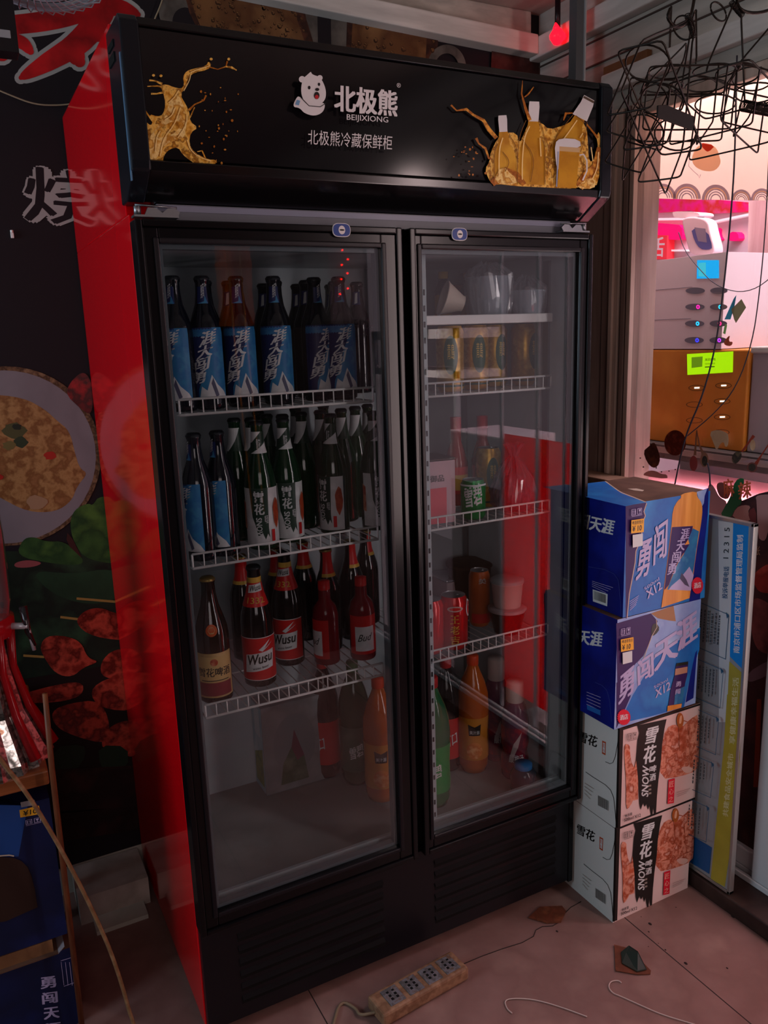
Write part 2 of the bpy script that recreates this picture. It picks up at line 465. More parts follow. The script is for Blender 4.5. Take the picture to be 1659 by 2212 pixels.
# beer mugs printed above the fridge
beer = mat('mural_beer', '#7d5632', .35, noise=['#5a3820', '#8f6840'], scale=7)
beer_e = mat('mural_beer_edge', '#4a2a1c', .4, noise=['#2e1812', '#5c3422'], scale=30)
glass_pr = mat('mural_mug_glass', '#5e5852', .4, noise=['#4a4540', '#6e6860'], scale=12)
mu.px([(640, -20), (745, -20), (756, 140), (676, 130)], glass_pr)
mu.px([(682, -20), (712, -20), (714, 140), (686, 140)], M_black_print)
mu.px(circ(392, 28, 50, 48, 30), glass_pr)
mu.px(circ(398, 48, 27, 30, 24), M_black_print)
mu.px([(392, -30), (645, -30), (660, 45), (680, 110), (440, 95), (408, 30)], beer_e)
mu.px([(404, -30), (628, -30), (640, 45), (662, 110), (446, 95), (418, 25)], beer)
mu.px([(748, 30), (945, 62), (940, 160), (744, 150)], beer_e)
mu.px([(760, 40), (920, 66), (915, 160), (754, 150)], beer)
o_ = mu.off()
for i in range(20):
    a0 = PI*(i/20); a1 = PI*((i+1)/20)
    mu.poly([mu.at(962+42*math.cos(t)*rr, 148-50*math.sin(t)*rr)+o_ for t, rr in ((a0, 1), (a1, 1), (a1, .62), (a0, .62))], glass_pr)
mu.px([(1060, 98), (1192, 118), (1192, 190), (1056, 180)], mat('mural_dark_mug', '#382420', .4, noise=['#2a1a18', '#442c26'], scale=25))
drop_d = mat('mural_drop_dark', '#3a2416', .3); drop_l = mat('mural_drop_light', '#b08c5a', .2)
od, ol = mu.off(), mu.off()
random.seed(3)
for i in range(190):
    big = i < 135
    u = random.uniform(410, 655) if big else random.uniform(758, 935); v = random.uniform(-10, 95) if big else random.uniform(48, 150)
    r = random.uniform(1.5, 6)
    if big and (u < 405+v*.35 or u > 640+v*.3): continue
    mu.poly([mu.at(*a)+od for a in circ(u, v, r*.8, r, 8)], drop_d)
    mu.poly([mu.at(*a)+ol for a in circ(u+r*.15, v-r*.2, r*.5, r*.65, 8)], beer)
    mu.poly([mu.at(*a)+ol*1.0 for a in circ(u-r*.3, v-r*.6, r*.22, r*.15, 5)], drop_l)
tag(mu.build('mural', recalc=False), 'black printed food mural of fried rice, kebabs and beer mugs on the back wall', 'mural')
# pale strip of the wall right of the mural carries stains
hk = MB().box((0, 0, 0), (.007, .006, .012), mat('hook_white', '#e8e6e0', .4)).lathe([(0, 0), (.0035, 0), (.0035, .006), (0, .006)], MATS['hook_white'], 10, (.0035, .003, .012))
h = hk.build('adhesive_hook', bevel=.001); p_ = on('y', YB-.012, 24, 514); h.location = p_
tag(h, 'tiny white adhesive hook on the black mural below the outlined character', 'hook')
# lamp cable slung across the mural
cb = smooth_path([on('y', YB-.02, *p) for p in [(-60, 170), (20, 205), (75, 226), (128, 228), (170, 222)]], 2)
tag(MB().tube(cb, .0018, mat('cable_cream', '#9a8a70', .5), 6).build('cable'), 'thin cream cable slung across the mural behind the red fridge side', 'cable')
cb = smooth_path([on('y', YB-.02, *p) for p in [(362, -40), (348, 10), (330, 50), (322, 90)]], 2)
tag(MB().tube(cb, .0018, MATS['cable_cream'], 6).build('cable'), 'short cream cable hanging down the mural beside the large printed beer mug', 'cable')
# ------------------------------------------------------------------ the fridge
M_red = mat('red_lacquer', '#d80010', .10, spec=.5, coat=.15)
M_blk = mat('black_door_frame', '#0b0a0d', .22, noise=['#0a090c', '#100e12'], scale=3)
M_blk2 = mat('black_plastic', '#131116', .35)
M_vent = mat('vent_void', '#020202', .9)
M_cap = mat('header_trim', '#14161c', .22)
M_liner = mat('fridge_liner', '#b4bec4', .35, noise=['#aab4ba', '#bcc6cc'], scale=4)
M_linerg = mat('mullion_grey', '#98a4a8', .4)
M_wire = mat('white_wire', '#d8d8d8', .35)
M_steel = mat('hinge_steel', '#8c9094', .38, metal=1.)
M_grip = mat('grey_strip', '#6c7078', .35)
M_glass = glassy('door_glass', '#f4f8f9', 1.5, ior=1.5)
FR = thing('beverage_fridge', 'tall black two door drinks fridge with red sides and lit beer sign header', 'fridge', (.5, .38, 0))
FR['label'] = 'tall black two door drinks fridge with red side and beer splash sign header'
FD = .70
b = MB()
b.box((.0, .05, .03), (.045, FD, 1.70), M_red)
b.box((.0, .072, 1.70), (.045, FD, 2.005), M_red)
b.build('side_panel', FR, bevel=.002)
b = MB().box((.977, .05, .03), (1.0, FD, 2.0), M_blk)
b.build('side_panel', FR, bevel=.002)
b = MB().box((.045, .05, 1.665), (.977, FD, 2.0), M_blk)     # machine box above
b.box((.045, .512, .03), (.977, FD, 1.665), M_blk)
b.box((.045, .06, .03), (.977, .512, .285), M_blk)
b.build('cabinet_body', FR)
b = MB()
b.box((.045, .06, .285), (.052, .512, 1.662), M_liner).box((.970, .06, .285), (.977, .512, 1.662), M_liner)
b.box((.052, .502, .285), (.970, .512, 1.662), M_liner)
b.box((.052, .06, 1.652), (.970, .502, 1.662), M_liner)
b.box((.052, .06, .287), (.970, .502, .300), mat('fridge_deck', '#868a8a', .45, noise=['#7e8282', '#909494'], scale=5))
b.extrude([Vector((.052, .054, .300)), Vector((.052, .085, .300)), Vector((.052, .066, .335)), Vector((.052, .054, .338))], (.918, 0, 0), M_linerg)
b.build('liner', FR)
b = MB().box((.488, .058, .300), (.598, .088, 1.655), M_linerg)
b.box((.515, .054, .300), (.52, .058, 1.655), M_liner)
for i in range(38): b.box((.590, .0565, .34+i*.033), (.594, .058, .352+i*.033), M_blk2)
b.build('mullion', FR, bevel=.003)


def shelf(x0, x1, z, y0=.09, y1=.495, parent=FR):
    s = MB(); t = .0022
    s.tube([(x0, y0, z), (x1, y0, z)], t*1.15, M_wire, 6); s.tube([(x0, y0, z-.029), (x1, y0, z-.029)], t*1.35, M_wire, 6)
    s.tube([(x0, y1, z-.029), (x1, y1, z-.029)], t, M_wire, 6)
    s.tube([(x0, y0, z), (x0, y0, z-.029), (x0, y1, z-.029)], t, M_wire, 6); s.tube([(x1, y0, z), (x1, y0, z-.029), (x1, y1, z-.029)], t, M_wire, 6)
    s.tube([(x0, (y0+y1)/2, z-.032), (x1, (y0+y1)/2, z-.032)], t, M_wire, 6)
    n = round((x1-x0)/.0232)
    for i in range(1, n):
        x = x0+(x1-x0)*i/n
        s.tube([(x, y0, z), (x, y0, z-.027), (x, y0+.004, z-.029), (x, y1, z-.029)], .0014, M_wire, 5)
    s.build('wire_shelf', parent)


SH = [1.375, 1.072, .751]
for z in SH:
    shelf(.068, .480, z); shelf(.612, .957, z)
# right column upper shelf
b = MB()
b.box((.612, .085, 1.500), (.957, .105, 1.520), M_wire).box((.612, .105, 1.502), (.957, .495, 1.506), mat('shelf_tray', '#c2c2c6', .3))
b.build('tray_shelf', FR, bevel=.002)
# vertical shelf ladders
for x in (.0555, .9665):
    for y in (.11, .47): MB().box((x-.003, y, .305), (x+.003, y+.02, 1.64), M_steel).build('shelf_rail', FR)


def door(x0, x1, gx0, gx1, badge, hinge_left):
    z0, z1, gz0, gz1 = .289, 1.687, .333, 1.648
    d = MB()
    def frame(a0, a1, c0, c1, b0, b1, e0, e1, ya, yb, mm):
        d.box((a0, ya, c0), (b0, yb, c1), mm).box((b1, ya, c0), (a1, yb, c1), mm)
        d.box((b0, ya, c0), (b1, yb, e0), mm).box((b0, ya, e1), (b1, yb, c1), mm)
    frame(x0, x1, z0, z1, x0+.012, x1-.012, z0+.012, z1-.012, 0, .045, M_blk)
    frame(x0+.012, x1-.012, z0+.012, z1-.012, gx0, gx1, gz0, gz1, .005, .045, M_blk)
    k = .010
    frame(gx0-k, gx1+k, gz0-k, gz1+k, gx0, gx1, gz0, gz1, .001, .006, M_blk2)
    o = d.build('door', FR, bevel=.0025)
    # back gasket
    g = MB()
    for a in ((x0+.01, .045, z0+.01, x0+.026, .052, z1-.01), (x1-.026, .045, z0+.01, x1-.01, .052, z1-.01), (x0+.026, .045, z0+.01, x1-.026, .052, z0+.026), (x0+.026, .045, z1-.026, x1-.026, .052, z1-.01)):
        g.box(a[:3], a[3:], M_grip)
    sub(g, 'gasket', o)
    gl = MB().box((gx0-.004, .012, gz0-.004), (gx1+.004, .016, gz1+.004), M_glass)
    sub(gl, 'glass_pane', o)
    sp = MB()
    t = .008
    sp.box((gx0, .018, gz0), (gx0+t, .034, gz1), M_steelgrey).box((gx1-t, .018, gz0), (gx1, .034, gz1), M_steelgrey)
    sp.box((gx0+t, .018, gz0), (gx1-t, .034, gz0+t), M_steelgrey).box((gx0+t, .018, gz1-t), (gx1-t, .034, gz1), M_steelgrey)
    sub(sp, 'glass_spacer', o)
    bd = MB(); c_ = on('y', -.002, *badge)
    n = 28
    def oval(w, h, y, mm, r=.45):
        P_ = []
        for i in range(n):
            a = 2*PI*i/n; ca, sa = math.cos(a), math.sin(a)
            P_.append(Vector((c_.x+w*abs(ca)**.55*(1 if ca > 0 else -1), y, c_.z+h*abs(sa)**.75*(1 if sa > 0 else -1))))
        return P_
    bd.extrude(oval(.0185, .0125, 0, None), (0, -.002, 0), M_white)
    bd.extrude(oval(.0172, .0112, -.002, None), (0, -.0008, 0), mat('badge_blue', '#1c3c86', .3))
    bd.extrude([Vector((c_.x+.0068*math.cos(a*PI/10), -.0028, c_.z+.0078*math.sin(a*PI/10))) for a in range(20)], (0, -.0006, 0), M_white)
    bd.extrude([Vector((c_.x+.0052*math.cos(a*PI/8), -.0034, c_.z+.0016*math.sin(a*PI/8))) for a in range(16)], (0, -.0004, 0), M_blk2)
    sub(bd, 'lock_badge', o)
    return o


def sub(mb, name, parent, bevel=0.):
    o = mb.build(name, bevel=bevel); o.parent = parent
    o.location = Vector(o.location)-Vector(parent.location)-(Vector(parent.parent.location) if parent.parent else Vector((0, 0, 0)))
    return o


M_steelgrey = mat('spacer_grey', '#5a6268', .35)
d1 = door(-.001, .511, .037, .466, (738, 497), True)
d2 = door(.529, 1.0, .556, .966, (993, 506), False)
# hinges
def hinge(x0, dr):
    h = MB()
    h.box((min(x0, x0+dr*.075), .004, 1.6905), (max(x0, x0+dr*.075), .03, 1.694), M_steel)
    h.extrude([Vector((x0+dr*a, .006, 1.694+c)) for a, c in ((.018, 0), (.075, 0), (.078, .006), (.07, .012), (.058, .012), (.048, .004), (.038, .012), (.024, .012))], (0, .006, 0), M_steel)
    h.lathe([(0, 0), (.006, 0), (.006, .014), (.004, .016), (0, .016)], M_steel, 14, (x0+dr*.008, .016, 1.694))
    h.tube([(x0+dr*.004, .012, 1.7105), (x0+dr*.075, .014, 1.708)], .0018, M_steel, 6)
    h.build('hinge', FR)
hinge(.0, 1); hinge(.992, -1)
b = MB().box((.045, .03, 1.688), (.957, .05, 1.716), M_grip).box((.045, .028, 1.704), (.957, .03, 1.714), mat('grey_strip_lip', '#84889a', .3))
b.build('top_rail', FR)
# header
def prof(x, dy=0.): return [Vector((x, y+dy, z)) for y, z in ((.07, 1.987), (-.032, 1.987), (-.044, 1.975), (-.046, 1.77), (-.042, 1.756), (.024, 1.716), (.07, 1.716))]
for x_ in (-.006, .976): MB().extrude(prof(x_), (.030, 0, 0), M_cap).build('header_cap', FR, bevel=.003)
b = MB()
b.box((-.0075, .01, 1.952), (-.0055, .055, 1.962), M_vent).box((-.0075, .01, 1.93), (-.0055, .055, 1.944), M_vent)
b.box((-.0075, -.036, 1.74), (-.0055, -.03, 1.93), mat('cap_blue_sheen', '#5f86a8', .3, metal=.2))  # bluish strip paints the cool highlight on the cap edge
b.build('cap_slot', FR)
b = MB()
b.extrude([Vector((.024, y, z)) for y, z in ((.07, 1.985), (-.034, 1.985), (-.038, 1.972), (-.030, 1.970), (-.030, 1.776), (-.040, 1.772), (-.038, 1.757), (.026, 1.7175), (.07, 1.7175))], (.952, 0, 0), M_black)
b.build('header_box', FR, bevel=.0015)
sg = MB().box((.026, -.034, 1.777), (.974, -.0295, 1.969), mat('sign_black', '#0d0a0e', .12, spec=.5)).plane('y', -.0342, -1)
gold = mat('print_gold', '#a06814', .3, noise=['#d89c34', '#f0c460', '#8a5410', '#e0a83c'], scale=70)
goldl = mat('print_gold_pale', '#e8b858', .3, noise=['#b87c20', '#f8dc8c', '#d8a03c'], scale=75)
orange = mat('print_orange', '#c07820', .3, noise=['#945010', '#e8a840'], scale=80)
amber = mat('print_amber', '#c8901c', .3, noise=['#b47c14', '#d8a430'], scale=15)
prw = mat('print_white', '#d8d8d8', .35)
spl = [(319, 357), (316, 300), (314, 262), (326, 272), (330, 262), (322, 246), (340, 252), (352, 248), (358, 225), (352, 198), (344, 184), (360, 182), (374, 188), (392, 192), (398, 182), (395, 166), (403, 153), (420, 148), (445, 143), (451, 131), (457, 142), (448, 151), (420, 157), (407, 167), (403, 185), (389, 205), (401, 225), (409, 240), (410, 262), (428, 276), (412, 286), (408, 310), (420, 330), (450, 345), (467, 345), (465, 356), (440, 362), (415, 350), (395, 335), (385, 318), (366, 322), (353, 337), (352, 357)]
sg.px(smooth_poly(spl, 1), gold)
sg.px(smooth_poly([(322, 350), (320, 300), (335, 280), (355, 255), (368, 215), (385, 200), (398, 232), (404, 265), (398, 300), (380, 300), (350, 318), (335, 350)]), goldl)
sg.px(smooth_poly([(330, 285), (350, 275), (370, 262), (392, 262), (385, 282), (360, 296), (340, 298)]), gold)
for rb, ws in (([(408, 238), (420, 226), (440, 217), (445, 206)], [5, 3, 3, 4]), ([(452, 145), (470, 150), (488, 144), (491, 132)], [3, 2, 3, 4]), ([(488, 144), (500, 146), (511, 152)], [3, 5, 2]),
               ([(330, 262), (318, 246), (311, 234)], [5, 3, 1]), ([(385, 358), (430, 360), (468, 350)], [2, 5, 3]), ([(356, 190), (340, 186), (318, 187)], [5, 3, 2]), ([(352, 200), (338, 203), (326, 203)], [5, 3, 4]),
               ([(350, 182), (334, 175), (322, 174)], [6, 3, 4]), ([(404, 262), (412, 250), (420, 232)], [5, 3, 2]), ([(425, 328), (436, 326), (444, 344)], [2, 3, 3])):
    sg.px(ribbon(rb, ws), orange if len(rb) == 4 else gold)
random.seed(5)
for i in range(34):
    u = random.gauss(462, 24); v = random.gauss(250, 45)
    if u < 415: continue
    sg.px(circ(u, v, random.uniform(.8, 3), random.uniform(1, 3.2), 7), orange)
for u, v in ((330, 165), (346, 166), (454, 130), (492, 130)): sg.px(circ(u, v, 3.4, 3, 8), gold)
# right hand bottles and splash
sg.px(smooth_poly([(1060, 401), (1050, 385), (1044, 366), (1054, 350), (1056, 330), (1070, 302), (1085, 288), (1112, 288), (1118, 312), (1128, 290), (1140, 262), (1165, 266), (1182, 282), (1215, 272), (1240, 262), (1262, 270), (1266, 310), (1268, 352), (1282, 345), (1288, 320), (1284, 296), (1290, 284), (1296, 320), (1293, 370), (1282, 411)], 1), gold)
def bottle_print(ax, ay, bx, by, w, L):
    """flat printed bottle from mouth a towards b"""
    dx, dy = bx-ax, by-ay; l = math.hypot(dx, dy); dx /= l; dy /= l; nx, ny = -dy, dx
    pr = ((0, .36), (.06, .38), (.2, .36), (.42, .52), (.52, .86), (.62, 1), (1, 1))
    A = [(ax+dx*t*L+nx*w*r, ay+dy*t*L+ny*w*r) for t, r in pr]+[(ax+dx*t*L-nx*w*r, ay+dy*t*L-ny*w*r) for t, r in pr[::-1]]
    return A, [(ax+dx*t+nx*w*r, ay+dy*t+ny*w*r) for t, r in ((0, .36), (L*.06, .4), (L*.24, .36))]+[(ax+dx*t-nx*w*r, ay+dy*t-ny*w*r) for t, r in ((L*.24, .36), (L*.06, .4), (0, .36))]
for a, wd, L in (((1150, 221, 1143, 402), 29, 179), ((1081, 251, 1090, 401), 24, 148)):
    A, N = bottle_print(*a, wd, L)
    sg.px(A, amber); sg.px(N, prw)
A, N = bottle_print(1268, 214, 1206, 340, 27, 150)
sg.px(A, amber)
sg.px([(1257, 207), (1279, 219), (1276, 232), (1263, 264), (1232, 248), (1250, 222)], prw)
sg.px(ribbon([(1256, 211), (1278, 223)], 5), mat('print_cap', '#5a4a3a', .4))
for rb, ws in (([(970, 229), (982, 241), (1003, 238), (1018, 250), (1040, 262), (1052, 282), (1068, 300)], [4, 3, 6, 5, 7, 9, 8]), ([(1024, 300), (1030, 312), (1044, 322), (1052, 345)], [6, 3, 5, 4]), ([(1124, 176), (1122, 205), (1131, 238), (1140, 262)], [1, 3, 6, 8]), ([(1148, 190), (1136, 206), (1128, 212)], [2, 3, 2]),
               ([(1262, 270), (1280, 292), (1286, 300)], [3, 4, 6]), ([(1212, 262), (1217, 247), (1232, 246)], [2, 6, 2]), ([(1058, 398), (1090, 372), (1110, 380), (1128, 400)], [14, 20, 16, 10]), ([(1245, 405), (1262, 385), (1282, 360), (1288, 320)], [20, 26, 16, 8])):
    sg.px(ribbon(rb, ws), orange)
sg.px(smooth_poly([(1062, 398), (1070, 370), (1086, 362), (1096, 376), (1108, 384), (1112, 400)], 1), goldl)
sg.px(smooth_poly([(1238, 408), (1255, 392), (1270, 385), (1282, 392), (1278, 410)], 1), goldl)
gl_ = mat('print_contour', '#7a4c10', .35); gh_ = mat('print_shine', '#f4d890', .3)
random.seed(31)
for P_ in (((1131, 262), (1118, 292), (1113, 330), (1112, 400)), ((1159, 262), (1170, 290), (1172, 330), (1172, 400)), ((1073, 296), (1062, 322), (1062, 395)), ((1096, 296), (1110, 318), (1112, 345)), ((1232, 250), (1212, 275), (1188, 310), (1182, 345)), ((1262, 266), (1258, 300), (1248, 330)), ((1238, 252), (1258, 268)), ((1120, 300), (1150, 340), (1140, 395)), ((1172, 300), (1182, 330), (1176, 380)), ((1080, 330), (1096, 350), (1086, 372))):
    sg.px(ribbon([(p.x, p.y) for p in smooth_path([(a, b, 0) for a, b in P_], 2)], 1.3), gl_)
for P_ in (((1138, 275), (1126, 300), (1122, 350), (1122, 390)), ((1080, 300), (1072, 325), (1072, 385)), ((1240, 262), (1222, 288), (1204, 312)), ((1160, 300), (1162, 340)), ((1270, 320), (1274, 350)), ((1286, 330), (1284, 365), (1272, 390)), ((1252, 290), (1246, 300))):
    sg.px(ribbon([(p.x, p.y) for p in smooth_path([(a, b, 0) for a, b in P_], 2)], 2.2), gh_)
for P_ in (((340, 340), (348, 300), (372, 270), (384, 235)), ((378, 300), (396, 275), (398, 250)), ((330, 330), (332, 300), (340, 285)), ((358, 225), (372, 212), (380, 198)), ((398, 305), (404, 325), (420, 340), (448, 350)), ((350, 262), (366, 252), (372, 235)), ((405, 160), (425, 152), (446, 146)), ((390, 200), (402, 178), (405, 165))):
    Q_ = [(p.x, p.y) for p in smooth_path([(a, b, 0) for a, b in P_], 2)]
    sg.px(ribbon(Q_, 1.4), gl_); sg.px(ribbon([(a+3, b+1) for a, b in Q_], 1.6), gh_)
sg.px(smooth_poly([(1192, 352), (1190, 312), (1202, 301), (1244, 304), (1247, 322), (1206, 326), (1202, 360), (1197, 372)], 1), prw)
sg.px([(1200, 319), (1244, 322), (1243, 332), (1200, 329)], mat('print_foam', '#c8a878', .4))
sg.px([(1200, 329), (1243, 332), (1236, 409), (1196, 406)], amber)
sg.px(ribbon([(1197, 330), (1194, 406)], 2.5), mat('print_glassline', '#98a0b4', .3))
sg.px(ribbon([(1243, 338), (1252, 336), (1259, 350), (1259, 372), (1250, 392)], 3), prw)
random.seed(9)
for i in range(22):
    sg.px(circ(random.gauss(1010, 16), random.uniform(320, 385), random.uniform(.8, 3), random.uniform(.8, 3), 7), orange)
sg.pxtext('北极熊', (714, 245), (850, 257), (714, 187), prw, .055)
sg.pxtext('BEIJIXIONG', (741, 267), (830, 273), (741, 251), prw, .012)
sg.pxtext('北极熊冷藏保鲜柜', (657, 316), (838, 328), (658, 284), prw, .0)
sg.pxtext('®', (848, 194), (857, 195), (848, 184), prw, 0.)
sk = mat('print_bear_line', '#1b1416', .4)
sg.px(smooth_poly([(634, 214), (624, 236), (640, 238), (650, 250), (672, 256), (690, 248), (695, 232), (690, 226), (660, 228), (640, 214)], 2), prw)
sg.px(circ(645, 177, 7, 7, 14), prw); sg.px(circ(683, 174, 6, 6, 14), prw)
sg.px(smooth_poly([(642, 200), (646, 176), (658, 166), (664, 160), (666, 167), (684, 172), (696, 196), (696, 220), (682, 232), (660, 230), (646, 220)], 2), prw)
sg.px(ribbon([(642, 216), (660, 234), (684, 236), (696, 228)], 1.6), sk)
sg.px([(634, 221), (641, 223), (638, 233), (630, 231)], mat('print_blue', '#6c9ac0', .4))
for a in ((660, 195, 3, 4), (681, 188, 2.6, 3.6), (677, 199, 4.5, 3.4)): sg.px(circ(*a, 12), sk)
sg.px(circ(676, 212, 6, 8, 14), sk); sg.px(circ(676, 215, 4, 4.5, 12), mat('print_red', '#b8202c', .4))
sg.build('sign_panel', FR, recalc=False)
M_slat = mat('louvre_black', '#08070a', .75, spec=.15)
# kick panel with louvres
k = MB().box((.003, .03, .035), (.985, .058, .283), M_blk2)
k.box((.985, .028, .03), (.999, .058, .285), M_blk)
for x0, x1 in ((.08, .43), (.57, .94)):
    for i in range(6):
        z = .070+i*.031
        k.box((x0, .0295, z), (x1, .0305, z+.013), M_vent)
        k.extrude([Vector((x0, .030, z+.013)), Vector((x0, .024, z+.012)), Vector((x0, .030, z+.022))], (x1-x0, 0, 0), M_slat)
k.build('kick_panel', FR, bevel=.001)
for x in (.06, .94):
    for y in (.10, .62): MB().lathe([(0, 0), (.02, 0), (.018, .03), (0, .03)], M_blk2, 14, (x, y, 0)).build('foot', FR)
# ------------------------------------------------------------------ bottles and cans
def radius_at(prof, z):
    for (r0, z0), (r1, z1) in zip(prof, prof[1:]):
        if z0 <= z <= z1 and z1 > z0: return r0+(r1-r0)*(z-z0)/(z1-z0)
    return prof[-1][0]


class Wrap:
    """prints flat art (u = arc length, v = height) round a bottle whose side faces -Y"""
    def __init__(s, mb, prof, off=.0004): s.mb = mb; s.prof = prof; s.off = off; s.lay = 0

    def pt(s, u, v, k):
        r = radius_at(s.prof, v); rr = max(p[0] for p in s.prof)
        a = u/rr; R_ = r+s.off+k*.00012
        return Vector((R_*math.sin(a), -R_*math.cos(a), v))

    def rect(s, u0, u1, v0, v1, m, nu=14):
        vs = []; fs = []; s.lay += 1
        zs = sorted({v0, v1, *[p[1] for p in s.prof if v0 < p[1] < v1]})
        for z in zs:
            for i in range(nu+1): vs.append(s.pt(u0+(u1-u0)*i/nu, z, s.lay))
        for j in range(len(zs)-1):
            for i in range(nu): a = j*(nu+1)+i; fs.append((a, a+1, a+nu+2, a+nu+1))
        s.mb.add(vs, fs, m, True)

    def poly(s, P, m, step=.004):
        s.lay += 1
        u0 = min(p[0] for p in P); u1 = max(p[0] for p in P); v0 = min(p[1] for p in P); v1 = max(p[1] for p in P)
        def clip(Q, ax, c, sg):
            out = []
            for i in range(len(Q)):
                a, b = Q[i], Q[(i+1) % len(Q)]; da = (a[ax]-c)*sg; db = (b[ax]-c)*sg
                if da >= 0: out.append(a)
                if da*db < 0: t = da/(da-db); out.append((a[0]+(b[0]-a[0])*t, a[1]+(b[1]-a[1])*t))
            return out
        n = max(1, int((u1-u0)/step+.99)); nv = max(1, int((v1-v0)/.02+.99))
        for i in range(n):
            Q = clip(P, 0, u0+(u1-u0)*i/n, 1)
            if len(Q) > 2: Q = clip(Q, 0, u0+(u1-u0)*(i+1)/n, -1)
            for j in range(nv):
                T = clip(Q, 1, v0+(v1-v0)*j/nv, 1) if len(Q) > 2 else []
                if len(T) > 2: T = clip(T, 1, v0+(v1-v0)*(j+1)/nv, -1)
                if len(T) > 2: s.mb.poly([s.pt(*p, s.lay) for p in T], m)

    def text(s, t, p0, U, V, m, bold=.02):
        s.lay += 1; vs, fs, _ = textmesh(t, bold)
        s.lay += 2; s.mb.add([s.pt(p0[0]+U[0]*x+V[0]*y, p0[1]+U[1]*x+V[1]*y, s.lay+l*.12) for x, y, l in vs], fs, m)


L_navy = mat('label_navy', '#182458', .45); L_blue = mat('label_blue', '#2c7ca8', .45, noise=['#2468a0', '#4c94b8'], scale=25); L_white = mat('label_white', '#d4d6d8', .4, noise=['#c8cacc', '#dcdee0'], scale=30)
L_red = mat('label_red', '#c01c1c', .35); L_yellow = mat('label_yellow', '#c8a040', .4); L_orange = mat('label_rust', '#b8502c', .4, noise=['#98381c', '#d08a6a'], scale=50)
L_dark = mat('label_ink', '#20241f', .4); L_tan = mat('label_tan', '#b89a68', .45, noise=['#a88a58', '#c4a674'], scale=30); L_green = mat('label_green', '#1e4a34', .4)
G_brown = mat('bottle_brown', '#1a0e08', .08, spec=.6); G_green = mat('bottle_green', '#0a2c16', .08, spec=.6); G_black = mat('bottle_dark', '#0c0c0c', .08, spec=.6); G_blue = mat('bottle_blue', '#080c18', .1, spec=.6)
C_gold = mat('cap_gold', '#8a7440', .35, metal=.6); C_dark = mat('cap_dark', '#1c2026', .4, metal=.3)
BEER = [(0, .001), (.026, 0), (.0315, .004), (.032, .012), (.032, .15), (.030, .166), (.0235, .186), (.0168, .205), (.0138, .228), (.0132, .246), (.0146, .248), (.0146, .256), (.013, .258), (0, .258)]
SLIM = [(0, .001), (.028, 0), (.0335, .004), (.034, .012), (.034, .135), (.032, .155), (.024, .186), (.0155, .212), (.013, .235), (.0125, .258), (.0138, .26), (.0138, .268), (0, .270)]
BIG = [(0, .001), (.030, 0), (.0355, .005), (.036, .014), (.036, .145), (.034, .165), (.0265, .192), (.0195, .214), (.0152, .238), (.0142, .262), (.0156, .264), (.0156, .272), (0, .274)]


def crown(mb, z, m, r=.0155):
    mb.lathe([(r*1.05, z-.007), (r*1.08, z-.004), (r*.95, z-.001), (r*.8, z+.001), (0, z+.0012)], m, 21)


def calls_label(wr, z0, z1, w):
    wr.rect(-w, w, z0, z1, L_blue)
    wr.poly([(-w, z0), (-w, z1), (w*.35, z1), (w*.30, z1-.03), (w*.05, z1-.055), (-.1*w, z1-.085), (-.45*w, z0+.02), (-.5*w, z0)], L_navy)
    h = z1-z0
    wr.poly([(-w*.45, z0), (-w*.3, z0+.18*h), (-w*.05, z0+.12*h), (w*.2, z0+.34*h), (w*.45, z0+.2*h), (w*.8, z0+.1*h), (w, z0)], L_white)
    wr.poly([(w*.15, z0+.22*h), (w*.25, z0+.30*h), (w*.5, z0+.05*h), (w*.35, z0+.02*h)], mat('label_rock', '#50506a', .5))
    for i, ch in enumerate('涯天闯勇'):
        v = z1-.006-(i+1)*h*.188; u = w*.14-i*w*.20
        wr.text(ch, (u-.017, v-.004), (.031, .009), (.006, h*.19), L_white, .045)


def snow_label(wr, z0, z1, w):
    h = z1-z0
    wr.rect(-w, w, z0, z1, L_white)
    wr.poly([(-.55*w, z1), (.35*w, z1), (.3*w, z0+.3*h), (.34*w, z0+.12*h), (.24*w, z0+.2*h), (.12*w, z0+.1*h), (0, z0+.22*h), (-.2*w, z0+.15*h), (-.3*w, z0+.34*h), (-.45*w, z0+.5*h)], L_dgreen)
    for i, ch in enumerate('雪花'): wr.text(ch, (-.33*w, z1-.030-i*.026), (.021, 0), (0, .024), L_white, .05)
    wr.text('SNOW', (-.27*w, z1-.062), (0, -.045), (.012, 0), L_white, .03)
    wr.text('啤酒', (.12*w, z1-.075), (.007, 0), (0, .018), L_white, .01)
    wr.poly(circ(.72*w, z0+.55*h, .22*w, .24*h, 12, jit=.25), L_orange)
    wr.poly([(-w, z0+.3*h), (-.8*w, z0+.28*h), (-.82*w, z0+.75*h), (-w, z0+.8*h)], L_orange)
    wr.poly([(.42*w, z0+.06*h), (.58*w, z0+.06*h), (.58*w, z0+.27*h), (.42*w, z0+.27*h)], L_red)


L_dgreen = mat('label_brush_green', '#22382c', .4)


